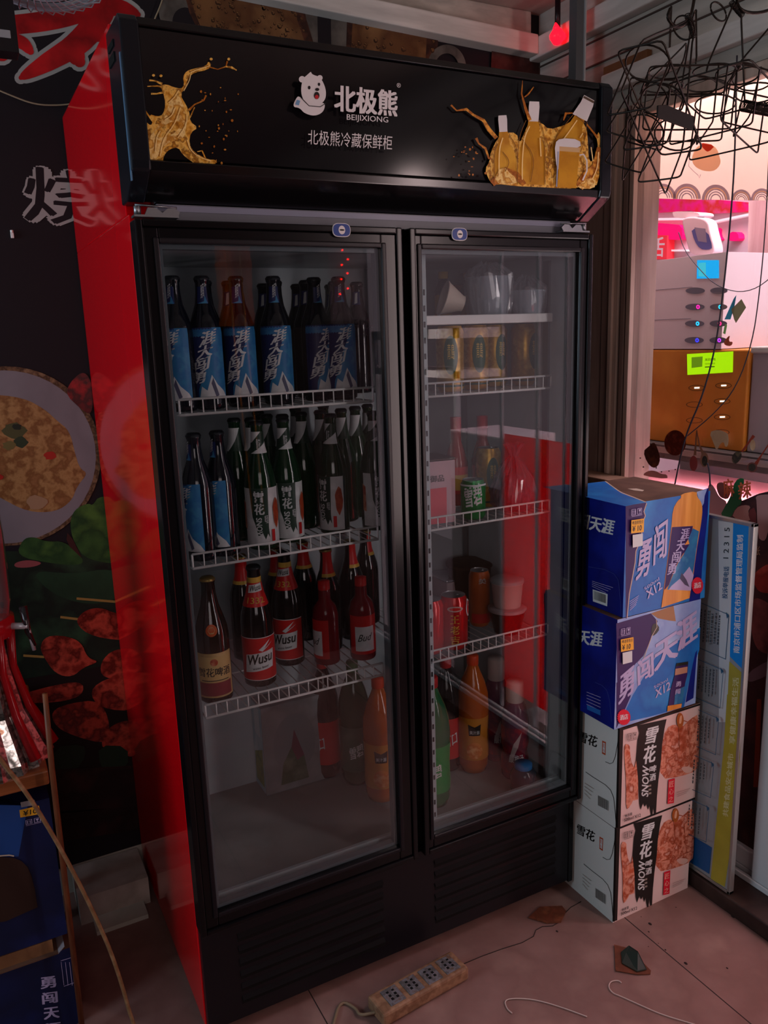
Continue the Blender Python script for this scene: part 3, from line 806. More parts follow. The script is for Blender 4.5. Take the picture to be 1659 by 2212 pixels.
def bottle(kind):
    r = thing('beer_bottle', 'x', 'bottle')
    pr = {'rear': BEER, 'wusu': BIG, 'tan': BIG, 'snow': SLIM, 'neck': SLIM}.get(kind, BEER)
    g = {'rear': G_blue, 'wusu': G_black, 'tan': G_brown, 'snow': G_green, 'neck': G_green, 'calls': G_blue, 'neckred': G_black}[kind]
    mb = MB().lathe(pr, g, 26); mb.build('glass_body', r)
    mb = MB(); crown(mb, pr[-1][1], {'rear': C_dark, 'wusu': C_dark, 'tan': C_gold, 'snow': C_dark, 'neck': C_dark, 'calls': C_dark, 'neckred': C_gold}[kind], pr[-3][0]); mb.build('crown_cap', r)
    lb = MB(); wr = Wrap(lb, pr)
    if kind == 'calls':
        calls_label(wr, .022, .160, .042); lb.build('label', r)
        nb = MB(); w2 = Wrap(nb, pr)
        w2.rect(-.022, .022, .206, .238, L_navy); w2.poly([(-.02, .206), (.006, .21), (.01, .222), (.02, .206)], L_blue); w2.text('勇闯', (-.006, .215), (.014, .004), (.002, .026), L_white, .03)
        nb.build('neck_label', r)
    elif kind == 'snow':
        snow_label(wr, .012, .134, .045); lb.build('label', r)
        nb = MB(); w2 = Wrap(nb, pr)
        w2.rect(-.05, .05, .205, .25, L_dgreen); w2.poly([(-.05, .25), (.02, .25), (-.03, .228), (-.05, .226)], L_white); w2.poly([(-.03, .205), (.05, .205), (.05, .23)], L_white); w2.text('雪花', (-.006, .215), (.02, 0), (0, .02), L_white, .02)
        nb.build('neck_label', r)
    elif kind == 'neck':
        wr.rect(-.05, .05, .2, .25, L_dgreen); wr.poly([(-.06, .2), (-.06, .25), (.03, .25), (.0, .222), (-.03, .2)], L_white); lb.build('neck_label', r)
    elif kind == 'rear':
        wr.rect(-.02, .02, .206, .236, L_navy); wr.poly([(-.008, .208), (.006, .21), (.008, .234), (-.004, .232)], L_white); lb.build('neck_label', r)
    elif kind == 'neckred':
        wr.rect(-.06, .06, .195, .252, L_red); wr.rect(-.06, .06, .190, .198, L_yellow); lb.build('neck_label', r)
    elif kind == 'wusu':
        wr.rect(-.052, .052, .018, .118, L_red, 20); wr.rect(-.052, .052, .018, .0195, L_white, 20); wr.rect(-.052, .052, .1165, .118, L_white, 20)
        wr.poly([(-.034, .036), (.032, .046), (.036, .088), (-.03, .078)], L_white)
        wr.text('Wusu', (-.029, .053), (.058, .009), (.003, .024), L_dark, .04)
        wr.text('wusu beer', (-.015, .043), (.036, .006), (0, .006), L_dark, .01)
        wr.poly([(.0, .09), (.028, .113), (.012, .092), (.034, .106), (.008, .086)], L_white)
        lb.build('label', r)
        nb = MB(); w2 = Wrap(nb, pr)
        w2.rect(-.085, .085, .186, .248, L_red, 24); w2.rect(-.085, .085, .238, .250, L_yellow, 24)
        w2.poly([(-.030, .216), (.034, .220), (.036, .237), (-.028, .233)], L_white); w2.text('Wusu', (-.024, .219), (.052, .004), (.003, .013), L_dark, .03)
        w2.text('1332', (-.026, .194), (.056, 0), (0, .013), L_yellow, .02)
        nb.build('neck_label', r)
    elif kind == 'tan':
        wr.rect(-.045, .045, .016, .116, L_tan, 18); wr.rect(-.038, .038, .020, .050, mat('label_wine', '#7c2c34', .4), 18); wr.rect(-.038, .038, .052, .108, mat('label_sand', '#c0a068', .45), 18)
        wr.text('雪花啤酒', (-.036, .064), (.072, 0), (0, .020), L_dark, .03); wr.poly(circ(0, .096, .008, .008, 14), L_orange)
        wr.rect(-.030, .030, .054, .056, L_dark, 12)
        lb.build('label', r)
        nb = MB(); w2 = Wrap(nb, pr); w2.poly(circ(0, .166, .013, .013, 18), mat('seal_orange', '#b04c1c', .4)); w2.poly(circ(0, .166, .008, .008, 6), L_tan); nb.build('neck_seal', r)
    return r


CACHE = {}


def put(kind, make, x, y, z, label, group, rz=None, s=1., sz=None, name=None, cat=None):
    if kind not in CACHE:
        o = make(); CACHE[kind] = o
    else: o = copy_tree2(CACHE[kind])
    o.location = (x, y, z)
    o.rotation_euler.z = (math.atan2(x-CAM.x, y-CAM.y)*-1 if rz is None else rz)
    o.scale = (s, s, sz or s)
    o['label'] = label
    if group: o['group'] = group
    elif 'group' in o: del o['group']
    return o


def copy_tree2(o, parent=None):
    kids = list(o.children)
    c = o.copy(); COL.objects.link(c)
    if parent is not None: c.parent = parent
    for k in kids: copy_tree2(k, c)
    return c


ORD = ['first', 'second', 'third', 'fourth', 'fifth', 'sixth', 'seventh', 'eighth', 'ninth', 'tenth', 'eleventh', 'twelfth']


def atpx(y, u): return on('y', y, u, 1000).x if False else None


def xof(y, z, u):
    """x where the vertical through photo column u meets depth y at height z"""
    lo, hi = -3., 3.
    for _ in range(40):
        mid = (lo+hi)/2; d = Vector((mid, y, z))-CAM
        uu = 829.5+FOC*d.dot(rt2)/d.dot(fw)
        if uu < u: lo = mid
        else: hi = mid
    return lo


g = 'blue labelled beers behind the left door'
zs = SH[0]-.027
for i, (u, y) in enumerate(((388, .165), (450, .165), (522, .17), (600, .165), (686, .195), (738, .175))):
    put('calls', lambda: bottle('calls'), xof(y, zs+.08, u), y, zs, 'blue mountain labelled beer, %s from left in the front row of the top left shelf' % ORD[i], g, rz=-.35+(.5 if i == 4 else .0)-(.5 if i == 0 else 0))
for i, (u, y) in enumerate(((440, .30), (490, .32), (590, .30), (655, .30), (715, .33), (560, .42), (630, .44), (700, .46), (760, .36))):
    put('neckblue', lambda: bottle('rear'), xof(y, zs+.2, u), .16+(y-.16)*.85, zs, 'dark beer bottle standing behind the front row, %s rear one on the top left shelf' % ORD[i], 'rear bottles on the top left shelf', rz=-.6)
zs = SH[1]-.027
for i, (u, y, k) in enumerate(((434, .15, 'calls'), (483, .16, 'calls'), (567, .165, 'snow'), (622, .19, 'snow'), (722, .20, 'snow'), (812, .18, 'snow'))):
    lab = {'calls': 'blue mountain labelled beer, %s from left in front on the second left shelf', 'snow': 'green beer with dark brush stroke label, %s from left on the second left shelf'}[k]
    put(k, lambda: bottle(k), xof(y, zs+.06, u), y, zs, lab % ORD[i], 'front row beers on the second left shelf', rz=-.35 + (0, -.9, 0, .12, -.7, .3, .2)[i] if i else -1.4)
for i, (u, y) in enumerate(((508, .27), (545, .25), (578, .30), (612, .27), (652, .29), (693, .30), (738, .30), (768, .33), (795, .36), (560, .40), (640, .42), (700, .44))):
    put('neck', lambda: bottle('neck'), xof(y, zs+.22, u), y, zs, 'green beer with white neck label, %s rear one on the second left shelf' % ORD[i], 'rear green bottles on the second left shelf', rz=-.35+.3*math.sin(i*2.1))
zs = SH[2]-.027
put('tan', lambda: bottle('tan'), xof(.17, zs+.06, 464), .17, zs, 'brown beer bottle with tan and wine red label on the third left shelf', None)
put('wusu', lambda: bottle('wusu'), xof(.20, zs+.06, 560), .20, zs, 'big dark beer with red label, nearer of the pair on the third left shelf', None, rz=-.32)
put('wusu', None, xof(.275, zs+.06, 624), .275, zs, 'big dark beer with red label, farther of the pair on the third left shelf', None, rz=-.75)
for i, (u, y) in enumerate(((522, .36), (598, .38), (655, .40), (705, .30), (757, .34), (790, .42))):
    put('neckred', lambda: bottle('neckred'), xof(y, zs+.2, u), y, zs, 'dark bottle with red neck label behind the red labelled beers, %s from the left' % ORD[i], 'rear red necked bottles on the third left shelf', rz=-.3+i*.4)


def vodka():
    r = thing('drink_bottle', 'x', 'bottle'); pr = [(0, 0), (.029, 0), (.031, .004), (.031, .12), (.026, .14), (.0145, .155), (.0135, .19), (0, .19)]
    MB().lathe(pr, mat('bottle_ruby', '#70101a', .15), 24).build('glass_body', r)
    lb = MB(); wr = Wrap(lb, pr); wr.rect(-.04, .04, .016, .112, L_red, 16); wr.rect(-.024, .024, .024, .085, L_white, 14); wr.text('Bud', (-.018, .048), (.030, .003), (.006, .018), L_dark, .01); lb.build('label', r)
    MB().lathe([(.0142, .18), (.0142, .2), (0, .201)], L_red, 16).build('screw_cap', r)
    return r
put('bud', vodka, xof(.21, zs+.06, 783), .21, zs, 'red bottle with small cream script label, far right of the third left shelf', 'red script bottles', rz=-.25)
put('bud', None, xof(.23, zs+.06, 705), .23, zs, 'red bottle with cream label turned aside, right of the big red labelled beers', 'red script bottles', rz=-1.5)

# --- soft drinks on the deck
PET = [(0, .004), (.018, .0), (.034, .003), (.040, .02), (.041, .06), (.0395, .10), (.041, .135), (.0425, .17), (.040, .205), (.031, .235), (.0185, .262), (.0135, .276), (.0135, .292), (0, .292)]


def pet(body, label, captint, txt=None, patch=None, capr=.0155, nm='juice_bottle'):
    def f():
        r = thing(nm, 'x', 'bottle')
        MB().lathe(PET, body, 28).build('plastic_body', r)
        c = MB().lathe([(capr, .276), (capr*1.03, .28), (capr*1.03, .297), (capr*.9, .300), (0, .300)], captint, 20); c.build('screw_cap', r)
        if label:
            lb = MB(); wr = Wrap(lb, PET); wr.rect(-.13, .13, .040, .15, label, 36)
            if patch:
                wr.poly([(-.016, .105), (.016, .105), (.018, .135), (0, .128), (-.018, .135)], patch)
                wr.text(txt, (-.014, .109), (.028, 0), (0, .01), L_white, .02)
                wr.poly(circ(0, .066, .022, .022, 22), mat('orange_slice', '#d8843c', .4, noise=['#c86c24', '#e8a468'], scale=60))
            elif txt: wr.text(txt, (-.022, .07), (.04, .012), (-.002, .03), L_white, .04)
            lb.build('label', r)
        return r
    return f


deck = .300
j_or = mat('juice_orange', '#c05c10', .15, spec=.5, noise=['#a84c0c', '#cc6c18'], scale=5); l_or = mat('label_juice', '#c8802c', .4, noise=['#bc7424', '#d08c38'], scale=10)
c_or = mat('cap_orange', '#c83c10', .4)
put('juice', pet(j_or, l_or, c_or, '美汁源', mat('label_patch', '#2c2420', .4)), .836, .255, deck, 'orange juice bottle with black logo patch standing clear behind the right door', 'orange juice bottles', rz=-.5, s=1.02, sz=1.12)
put('juice', None, xof(.26, deck+.1, 822), .26, deck, 'orange juice bottle partly hidden by the grey post behind the left door', 'orange juice bottles', rz=-.42, s=1.02, sz=1.12)
put('lime', pet(mat('pet_green', '#1c6a38', .12, noise=['#2a5c40', '#186a34'], scale=5), mat('label_lime', '#0f8a40', .35), mat('cap_red', '#a81818', .4), '雪碧', None), xof(.17, deck+.1, 935), .17, deck, 'green soft drink bottle with red cap at the left edge of the right door', None, rz=-.4, s=1.08, sz=1.16, )
put('cola', pet(mat('cola_dark', '#120806', .1), L_red, mat('cap_red', '#a81818', .4), '可口', None), xof(.30, deck+.1, 965), .30, deck, 'dark cola bottle with red label behind the green bottle', 'cola bottles', rz=-.2, sz=1.08)
put('cola', None, xof(.44, deck+.1, 704), .44, deck, 'dark cola bottle with red label beside the pale drinks carton', 'cola bottles', rz=-.9, s=.95, sz=1.14)
put('sprite2', pet(mat('pet_dark_green', '#24402c', .12), mat('label_murky', '#3a5444', .4), mat('cap_green', '#2a5a34', .4), '雪碧', None), xof(.365, deck+.1, 768), .365, deck, 'murky green soft drink bottle between the cola and the orange juice', None, rz=-.3, sz=1.16)


def jug():
    r = thing('drink_jug', 'x', 'bottle')
    pr = [(0, .002), (.036, 0), (.042, .006), (.043, .05), (.037, .07), (.043, .09), (.043, .15), (.034, .185), (.024, .20), (.024, .205), (0, .205)]
    MB().lathe(pr, mat('pet_plum', '#6a3850', .2, noise=['#58304a', '#78405a'], scale=12), 26).build('plastic_body', r)
    MB().lathe([(.026, .198), (.0275, .2), (.0275, .245), (.025, .25), (0, .251)], mat('cap_cream', '#c8b8b4', .45), 26).build('screw_cap', r)
    lb = MB(); wr = Wrap(lb, pr); wr.rect(-.12, .12, .02, .14, mat('label_crimson', '#8c1c2c', .4, noise=['#5c1434', '#a42430'], scale=25), 36)
    wr.text('酸梅汤', (-.02, .05), (.05, 0), (0, .018), L_white, .02); wr.poly([(-.02, .06), (-.005, .1), (.02, .13), (.008, .09), (-.01, .05)], mat('label_twig', '#b09a9a', .4)); lb.build('label', r)
    return r
put('jug', jug, xof(.17, deck+.1, 1112), .17, deck, 'plum drink jug with wide cream cap at the right end of the deck', 'cream capped jugs', rz=-.6, s=.86, sz=1.1)
put('jug', None, xof(.275, deck+.1, 1072), .275, deck, 'plum drink jug with wide cream cap behind the orange juice bottle', 'cream capped jugs', rz=-.3, s=.86, sz=1.2)
jb = MB().lathe([(0, 0), (.03, 0), (.033, .004), (.034, .05), (.026, .064), (.018, .07), (0, .07)], mat('pet_smoke', '#28303c', .15), 22)
J = thing('squat_jar', 'small dark jar with blue lid lying at the front of the right deck', 'jar', (.885, .095, deck))
J.rotation_euler = (0, 0, -.3)
jb.build('jar_body', None).parent = J
kb = MB().lathe([(.022, .064), (.023, .066), (.023, .078), (0, .079)], mat('lid_blue', '#2c6ca8', .4), 20).build('jar_lid'); kb.parent = J
for o in J.children: o.location = (0, 0, 0)
# pale drinks carton and a box on the deck, left
ct = thing('drinks_carton', 'pale green and white printed drinks carton standing on the left deck', 'carton', (.38, .45, deck))
M_ctn = mat('carton_pale', '#8e969a', .5, noise=['#7e868a', '#9aa2a6'], scale=10)
x0, x1 = .288, .458
cb_ = MB().box((x0, .415, deck), (x1, .498, deck+.25), M_ctn)
cb_.plane('y', .415, -1)
gp = mat('carton_leaf', '#4c6a50', .5, noise=['#3c5a44', '#687c68'], scale=20)
def rel(ax, val, P, mb, m): o = mb.off(); mb.poly([Vector((val, a, b))+o if ax == 'x' else Vector((a, val, b))+o for a, b in P], m)
rel('y', .415, circ(.375, deck+.13, .06, .085, 26), cb_, mat('carton_disc', '#7c868c', .5)); rel('y', .415, [(.33, deck+.02), (.41, deck+.02), (.40, deck+.09), (.37, deck+.13), (.34, deck+.08)], cb_, gp)
rel('y', .415, [(.365, deck+.12), (.375, deck+.17), (.40, deck+.09), (.38, deck+.08)], cb_, mat('carton_rose', '#6c3c4c', .5))
cb_.plane('x', x0, -1)
rel('x', x0, [(.4175, deck+.005), (.4955, deck+.005), (.4955, deck+.247), (.4175, deck+.247)], cb_, mat('carton_aqua', '#a8c4cc', .5, noise=['#94b4c0', '#b8d0d4'], scale=14))
rel('x', x0, [(.425, deck+.02), (.488, deck+.02), (.488, deck+.10), (.425, deck+.13)], cb_, mat('carton_lime', '#5c8040', .5, noise=['#7c9048', '#3c6a3c'], scale=40))
rel('x', x0, [(.435, deck+.16), (.475, deck+.16), (.475, deck+.24), (.435, deck+.24)], cb_, mat('carton_white', '#c4ced0', .5))
cb_.build('carton_body', ct, bevel=.002)

# --- right column
SR = SH[0]-.027
def can(body, art=None, h=.12, r=.0325, nm='drink_can'):
    def f():
        o = thing(nm, 'x', 'can'); pr = [(0, .004), (r*.78, .0), (r*.84, .002), (r, .010), (r, h-.014), (r*.84, h-.002), (r*.84, h)]
        MB().lathe(pr, body, 28).build('can_body', o)
        MB().lathe([(r*.84, h), (r*.8, h-.003), (0, h-.003)], mat('can_lid', '#b0b4b8', .3, metal=.9), 24).tube([(.004, .002, h-.001), (.012, .008, h-.001), (.016, 0, h-.001), (.006, -.004, h-.001)], .0012, MATS['can_lid'], 5, closed=True).build('can_lid', o)
        if art:
            lb = MB(); wr = Wrap(lb, pr); art(wr, h); lb.build('can_print', o)
        return o
    return f
def art_gold(w, h):
    w.poly(circ(0, h*.56, .017, .044, 20), L_green); w.text('青島', (-.008, h*.5), (.016, 0), (0, .035), mat('print_gold_ink', '#c8a850', .4), .02); w.rect(-.1, .1, h*.08, h*.11, L_green, 30)
goldcan = mat('can_gold', '#c09634', .3, metal=.5, noise=['#a87c20', '#d8b050'], scale=40)
for i, (u, y, hh) in enumerate(((972, .17, .16), (1026, .19, .16), (1068, .24, .16), (1132, .20, .165))):
    put('goldcan', can(goldcan, art_gold, .15), xof(y, SR+.08, u), y, SR, 'tall gold beer can, %s from the left under the tray shelf' % ORD[i], 'gold cans behind the right door', rz=-.5+.25*i)
# bowls and bucket on the tray shelf
TZ = 1.5065
M_pl = mat('milky_plastic', '#b8c0c8', .35); M_film = glassy('cling_film', '#dfe4e8', 2.2, rough=.12, body=.18, bodycol='#c8ccd4')
def bowl(nm, label, cat, x, y, z, r0, r1, h, m, lid=None, tilt=None, film=False):
    o = thing(nm, label, cat, (x, y, z))
    MB().lathe([(0, .001), (r0, .0), (r0*1.02, .004), (r1, h), (r1*1.06, h+.002), (r1*1.06, h+.005), (r1*.97, h+.004), (r0*.96, .006), (0, .006)], m, 28).build('bowl_body', None).parent = o
    if lid: MB().lathe([(r1*1.08, h+.004), (r1*1.08, h+.01), (r1*.95, h+.013), (0, h+.013)], lid, 28).build('bowl_lid').parent = o
    if film:
        f = MB(); random.seed(11); vs = []; fs = []; n = 40
        for j, (rr, zz) in enumerate(((.3*r1, h+.035), (r1*.8, h+.02), (r1*1.1, h+.006), (r1*1.07, h*.5), (r0*1.14, 0.004))):
            for i in range(n):
                a = 2*PI*i/n; q = rr*(1+random.uniform(-.07, .07)); vs.append((q*math.cos(a), q*math.sin(a), zz+random.uniform(-.004, .008) if j < 4 else zz))
        for j in range(4):
            for i in range(n): fs.append((j*n+i, j*n+(i+1) % n, (j+1)*n+(i+1) % n, (j+1)*n+i))
        f.add(vs, fs, M_film); f.build('cling_film').parent = o
    for c_ in o.children: c_.location = (0, 0, 0)
    if tilt: o.rotation_euler = tilt
    return o
y = .17
bowl('food_bucket', 'white plastic food bucket wrapped in a clear bag on the upper tray shelf', 'bucket', xof(y, TZ+.05, 1056), y, TZ, .042, .053, .095, M_pl, film=True)
y = .13
bowl('food_bowl', 'clear film wrapped bowl right of the white bucket on the tray shelf', 'bowl', xof(y, TZ+.04, 1140), y, TZ, .030, .041, .062, M_pl, film=True)
y = .17
bowl('food_bowl', 'cream bowl tipped on its side left of the white bucket', 'bowl', xof(y, TZ+.03, 1000), y, TZ+.040, .018, .038, .045, mat('cream_ceramic', '#c8b8ac', .35), tilt=(-.3, -1.25, 0))
o = MB().box((-.045, -.01, 0), (.045, .012, .007), mat('yellow_pouch', '#b09a30', .5)).build('flat_pouch', bevel=.003); o.location = (xof(.13, TZ, 1010), .125, TZ)
o.rotation_euler.z = .2; tag(o, 'flat yellow pouch lying at the tray shelf front under the cream bowl', 'pouch')
for i, (u, y, hh) in enumerate(((958, .36, 1.), (1012, .38, 1.), (1100, .34, 1.))):
    def sauce():
        r = thing('sauce_bottle', 'x', 'bottle'); MB().lathe([(0, 0), (.02, 0), (.022, .003), (.022, .08), (.012, .1), (.011, .12), (0, .12)], mat('sauce_dark', '#1c1410', .15), 20).build('glass_body', r)
        MB().lathe([(.0225, .02), (.0225, .07)], mat('sauce_yellow', '#c09020', .4), 20).build('label', r); MB().lathe([(.0125, .11), (.0125, .127), (0, .128)], mat('sauce_yellow2', '#c89c28', .4), 16).build('screw_cap', r); return r
    put('sauce', sauce, xof(y, TZ+.05, u), y, TZ, 'slim yellow capped sauce bottle behind the bowls, %s from the left' % ORD[i], 'sauce bottles on the tray shelf')
ob = MB().box((-.04, -.01, 0), (.04, .01, .10), mat('orange_packet', '#c04818', .45, noise=['#a83c14', '#d05c24'], scale=10)).build('snack_packet', bevel=.004)
ob.location = (xof(.40, TZ+.05, 1020), .43, TZ); tag(ob, 'bright orange packet standing behind the white bucket', 'packet')
# shelf two/three right: red bottles, bag, pink box, cans
SR2 = SH[1]-.027
def redb():
    r = thing('sauce_bottle', 'x', 'bottle'); pr = [(0, 0), (.028, 0), (.030, .004), (.030, .11), (.022, .14), (.0135, .165), (.0135, .22), (0, .22)]
    MB().lathe(pr, mat('glass_red', '#8a1418', .12), 22).build('glass_body', r); MB().lathe([(.0145, .195), (.0145, .226), (0, .227)], mat('cap_red2', '#b01c20', .35), 16).build('screw_cap', r)
    lb = MB(); wr = Wrap(lb, pr); wr.rect(-.04, .04, .03, .10, L_red, 14); wr.rect(-.02, .02, .04, .08, L_yellow, 10); lb.build('label', r); return r
for i, (u, y) in enumerate(((985, .30), (1042, .28), (1075, .40))):
    put('redb', redb, xof(y, SR2+.15, u), y, SR2, 'red sauce bottle on the middle right shelf, %s from the left' % ORD[i], 'red sauce bottles behind the right door', rz=-.3*i)
pk = thing('gift_box', 'pink white box with red edge standing at the left end of the middle right shelf', 'box', (xof(.13, SR2, 958), .16, SR2))
p_ = MB().box((-.035, -.03, 0), (.035, .07, .148), mat('box_pink', '#c0a0a8', .5, noise=['#b4949c', '#c8aab2'], scale=6))
p_.box((-.0355, -.0305, 0), (.012, -.0295, .085), mat('box_red', '#c03040', .4)).box((-.0357, -.0307, .15), (.0357, .0707, .153), mat('box_lid_dark', '#3a2c28', .5))
p_.text('御品', (-.03, -.0312, .10), (.036, 0, 0), (0, 0, .016), L_dark, .02); p_.build('box_body', None, bevel=.002).parent = pk
pk.children[0].location = (0, 0, 0); pk.rotation_euler.z = -.1
def art_green(w, h): w.text('雪碧', (-.022, h*.3), (.044, .012), (-.004, .05), L_white, .05); w.rect(-.1, .1, h*.86, h*.9, L_white, 30)
put('greencan', can(mat('can_green', '#0c7a38', .25, metal=.3), art_green, .095, .03), xof(.135, SR2+.05, 1022), .135, SR2, 'green soft drink can with white characters on the middle right shelf', None, rz=-.5)
put('goldcan', None, xof(.22, SR2+.05, 1062), .235, SR2, 'gold beer can beside the green can on the middle right shelf', 'gold cans behind the right door', rz=-.2)
bg = MB(); random.seed(4); vs = []; fs = []; n = 44
PF = ((.0, 0), (.035, .0), (.052, .02), (.056, .05), (.046, .085), (.028, .115), (.010, .135), (.016, .15), (.024, .165))
for j, (rr, zz) in enumerate(PF):
    for i in range(n):
        a = 2*PI*i/n; q = rr*(1+.10*math.sin(a*9+j*1.3)+random.uniform(-.07, .07)); vs.append((q*math.cos(a), q*math.sin(a), max(zz+random.uniform(-.003, .003), 0)))
for j in range(len(PF)-1):
    for i in range(n): fs.append((j*n+i, j*n+(i+1) % n, (j+1)*n+(i+1) % n, (j+1)*n+i))
bg.add(vs, fs, glassy('bag_film', '#e0d8e0', 2.4, rough=.15, body=.25, bodycol='#b090a0'))
B_ = thing('food_bag', 'knotted clear plastic bag of purple food on the middle right shelf', 'bag', (xof(.15, SR2+.05, 1112), .155, SR2))
bg.build('plastic_film').parent = B_
MB().lathe([(0, .003), (.034, .004), (.045, .03), (.04, .06), (.02, .085), (0, .09)], mat('purple_food', '#5c3444', .5, noise=['#3c2030', '#84586a', '#4c2c3c'], scale=40, bump=.4), 24).build('food_lump').parent = B_
for c_ in B_.children: c_.location = (0, 0, 0)
# third right shelf
SR3 = SH[2]-.027
def art_wlj(w, h):
    gi = mat('gold_ink', '#c89a3c', .35)
    for i, ch in enumerate('王老吉'): w.text(ch, (-.012, h*.52-i*.026), (.022, 0), (0, .022), gi, .03)
    w.poly(circ(0, h*.80, .019, .007, 20), mat('can_band', '#b4a49c', .4)); w.poly(circ(0, h*.80, .014, .004, 20), L_red)
    w.poly(circ(.040, h*.78, .010, .022, 18), L_white); w.poly(circ(.041, h*.78, .007, .017, 18), L_red)
red_can = mat('can_red', '#b40c14', .2, metal=.25, coat=.4)
put('redcan', can(red_can, art_wlj, .135, .035), xof(.145, SR3+.06, 980), .145, SR3, 'red herbal tea can with gold vertical characters on the lowest right shelf', 'red cans on the lowest right shelf', rz=-.45)
put('redcan', None, xof(.15, SR3+.06, 928), .15, SR3, 'red can cut off by the door frame, left of the herbal tea can', 'red cans on the lowest right shelf', rz=-1.7)
put('orangecan', can(mat('can_orange', '#b05418', .3, noise=['#9c4410', '#c46828'], scale=12), lambda w, h: (w.text('美', (-.01, h*.8), (.02, 0), (0, .014), L_white, .03), w.rect(-.03, .03, 0.012, h*.25, L_red, 10)), .150, .028), xof(.235, SR3+.06, 1038), .24, SR3, 'slim orange drink can right of the red herbal tea can', None, rz=-.3)
bowl('food_bowl', 'dark bowl heaped with brown food behind the orange can', 'bowl', xof(.34, SR3+.06, 1040), .40, SR3, .05, .062, .11, mat('dark_bowl', '#2c2220', .3), lid=mat('heap', '#241a16', .6, noise=['#3c2a22', '#181210'], scale=30, bump=.5))
bw = bowl('food_bowl', 'black squat bowl carrying the paper cup on the lowest right shelf', 'bowl', xof(.155, SR3+.04, 1098), .16, SR3, .034, .046, .055, mat('black_bowl', '#181416', .3), lid=mat('clear_lid', '#8c8084', .3))
bowl('paper_cup', 'pale tub with grey lid standing on the black squat bowl', 'tub', bw.location.x, bw.location.y, SR3+.0685, .034, .040, .062, mat('cup_paper', '#b0a09c', .5), lid=mat('cup_lid', '#7c8488', .4))
# white foil lined box on the lowest shelf (behind the wire rail)
fb = MB().box((-.06, -.05, 0), (.06, .05, .075), mat('foam_white', '#c8b8bc', .6)).box((-.063, -.053, .075), (.063, .053, .083), mat('foil', '#c4c4cc', .2, metal=.9, bump=.3))
o = fb.build('foam_box', bevel=.003); o.location = (xof(.40, SR2-.2, 1000), .44, SR3); tag(o, 'white foam box with foil lid at the back of the lowest right shelf', 'box')
# ------------------------------------------------------------------ beer cartons beside the fridge
def K1(x, y): return (1230+x/3.867, 880+y/3.867)
def K3(x, y): return (1230+x/3.072, 1280+y/3.072)
def KS(k, *P): return [k(*p) for p in P]
kraft = mat('kraft_board', '#5e4436', .7, noise=['#523a2e', '#6a4e3e'], scale=8)
c_blue = mat('carton_blue', '#1a72c0', .45, noise=['#1662b0', '#2a84c8'], scale=9); c_navy = mat('carton_navy', '#0c1c84', .35, noise=['#0a1468', '#102494'], scale=5)
c_purp = mat('carton_purple', '#2e1a58', .5); c_lav = mat('carton_lavender', '#a8a4cc', .4); c_lblue = mat('carton_skyblue', '#8aa8d4', .4, noise=['#7c98cc', '#9cb8dc'], scale=12)
c_orange = mat('carton_bottle', '#d8923a', .4, noise=['#c07c28', '#e4a450'], scale=6, stretch=(4, 1, .3)); c_yel = mat('price_yellow', '#e0a828', .45)
c_torn = mat('torn_edge', '#bcae9c', .7); c_wh = mat('carton_white', '#ccd4d0', .5); c_seal = mat('seal_red', '#c81c34', .4)


def seal(mb, cx, cy, rx, ry):
    P_ = []
    for i in range(48):
        a = 2*PI*i/48; k = 1 if i % 2 else .88; P_.append((cx+rx*k*math.cos(a), cy+ry*k*math.sin(a)))
    mb.px(P_, c_seal); mb.pxtext('酒店', (cx-rx*.6, cy+ry*.38), (cx+rx*.6, cy+ry*.22), (cx-rx*.6, cy-ry*.28), c_wh, .04)


def icons(mb, a, b, c, d, m):
    """care symbols: two little frames with arrows and a glass"""
    def q(s, t): return (a[0]+(b[0]-a[0])*s+(c[0]-a[0])*t, a[1]+(b[1]-a[1])*s+(c[1]-a[1])*t)
    for s0 in (0, .55):
        mb.px([q(s0, 0), q(s0+.42, 0), q(s0+.42, .06), q(s0, .06)], m); mb.px([q(s0, .74), q(s0+.42, .74), q(s0+.42, .8), q(s0, .8)], m)
        mb.px([q(s0, 0), q(s0+.04, 0), q(s0+.04, .8), q(s0, .8)], m); mb.px([q(s0+.38, 0), q(s0+.42, 0), q(s0+.42, .8), q(s0+.38, .8)], m)
    for s in (.10, .27):
        mb.px([q(s, .2), q(s+.05, .2), q(s+.05, .65), q(s, .65)], m); mb.px([q(s-.04, .28), q(s+.025, .12), q(s+.09, .28)], m)
    mb.px([q(.66, .12), q(.87, .12), q(.82, .4), q(.78, .44), q(.78, .62), q(.85, .67), q(.68, .67), q(.75, .62), q(.75, .44), q(.70, .4)], m)
    mb.px([q(0, .88), q(1, .88), q(1, .94), q(0, .94)], m)


def boxfaces(mb, x0, x1, y0, y1, z0, z1, front, left, top):
    mb.add([(x0, y0, z0), (x1, y0, z0), (x1, y0, z1), (x0, y0, z1)], [(0, 1, 2, 3)], front)
    mb.add([(x0, y1, z0), (x0, y0, z0), (x0, y0, z1), (x0, y1, z1)], [(0, 1, 2, 3)], left)
    mb.add([(x0, y0, z1), (x1, y0, z1), (x1, y1, z1), (x0, y1, z1)], [(0, 1, 2, 3)], top)
    mb.add([(x0, y0, z0), (x0, y1, z0), (x1, y1, z0), (x1, y0, z0)], [(0, 1, 2, 3)], kraft)
    mb.add([(x1, y0, z0), (x1, y1, z0), (x1, y1, z1), (x1, y0, z1)], [(0, 1, 2, 3)], left)
    mb.add([(x1, y1, z0), (x0, y1, z0), (x0, y1, z1), (x1, y1, z1)], [(0, 1, 2, 3)], front)


F0 = -.12
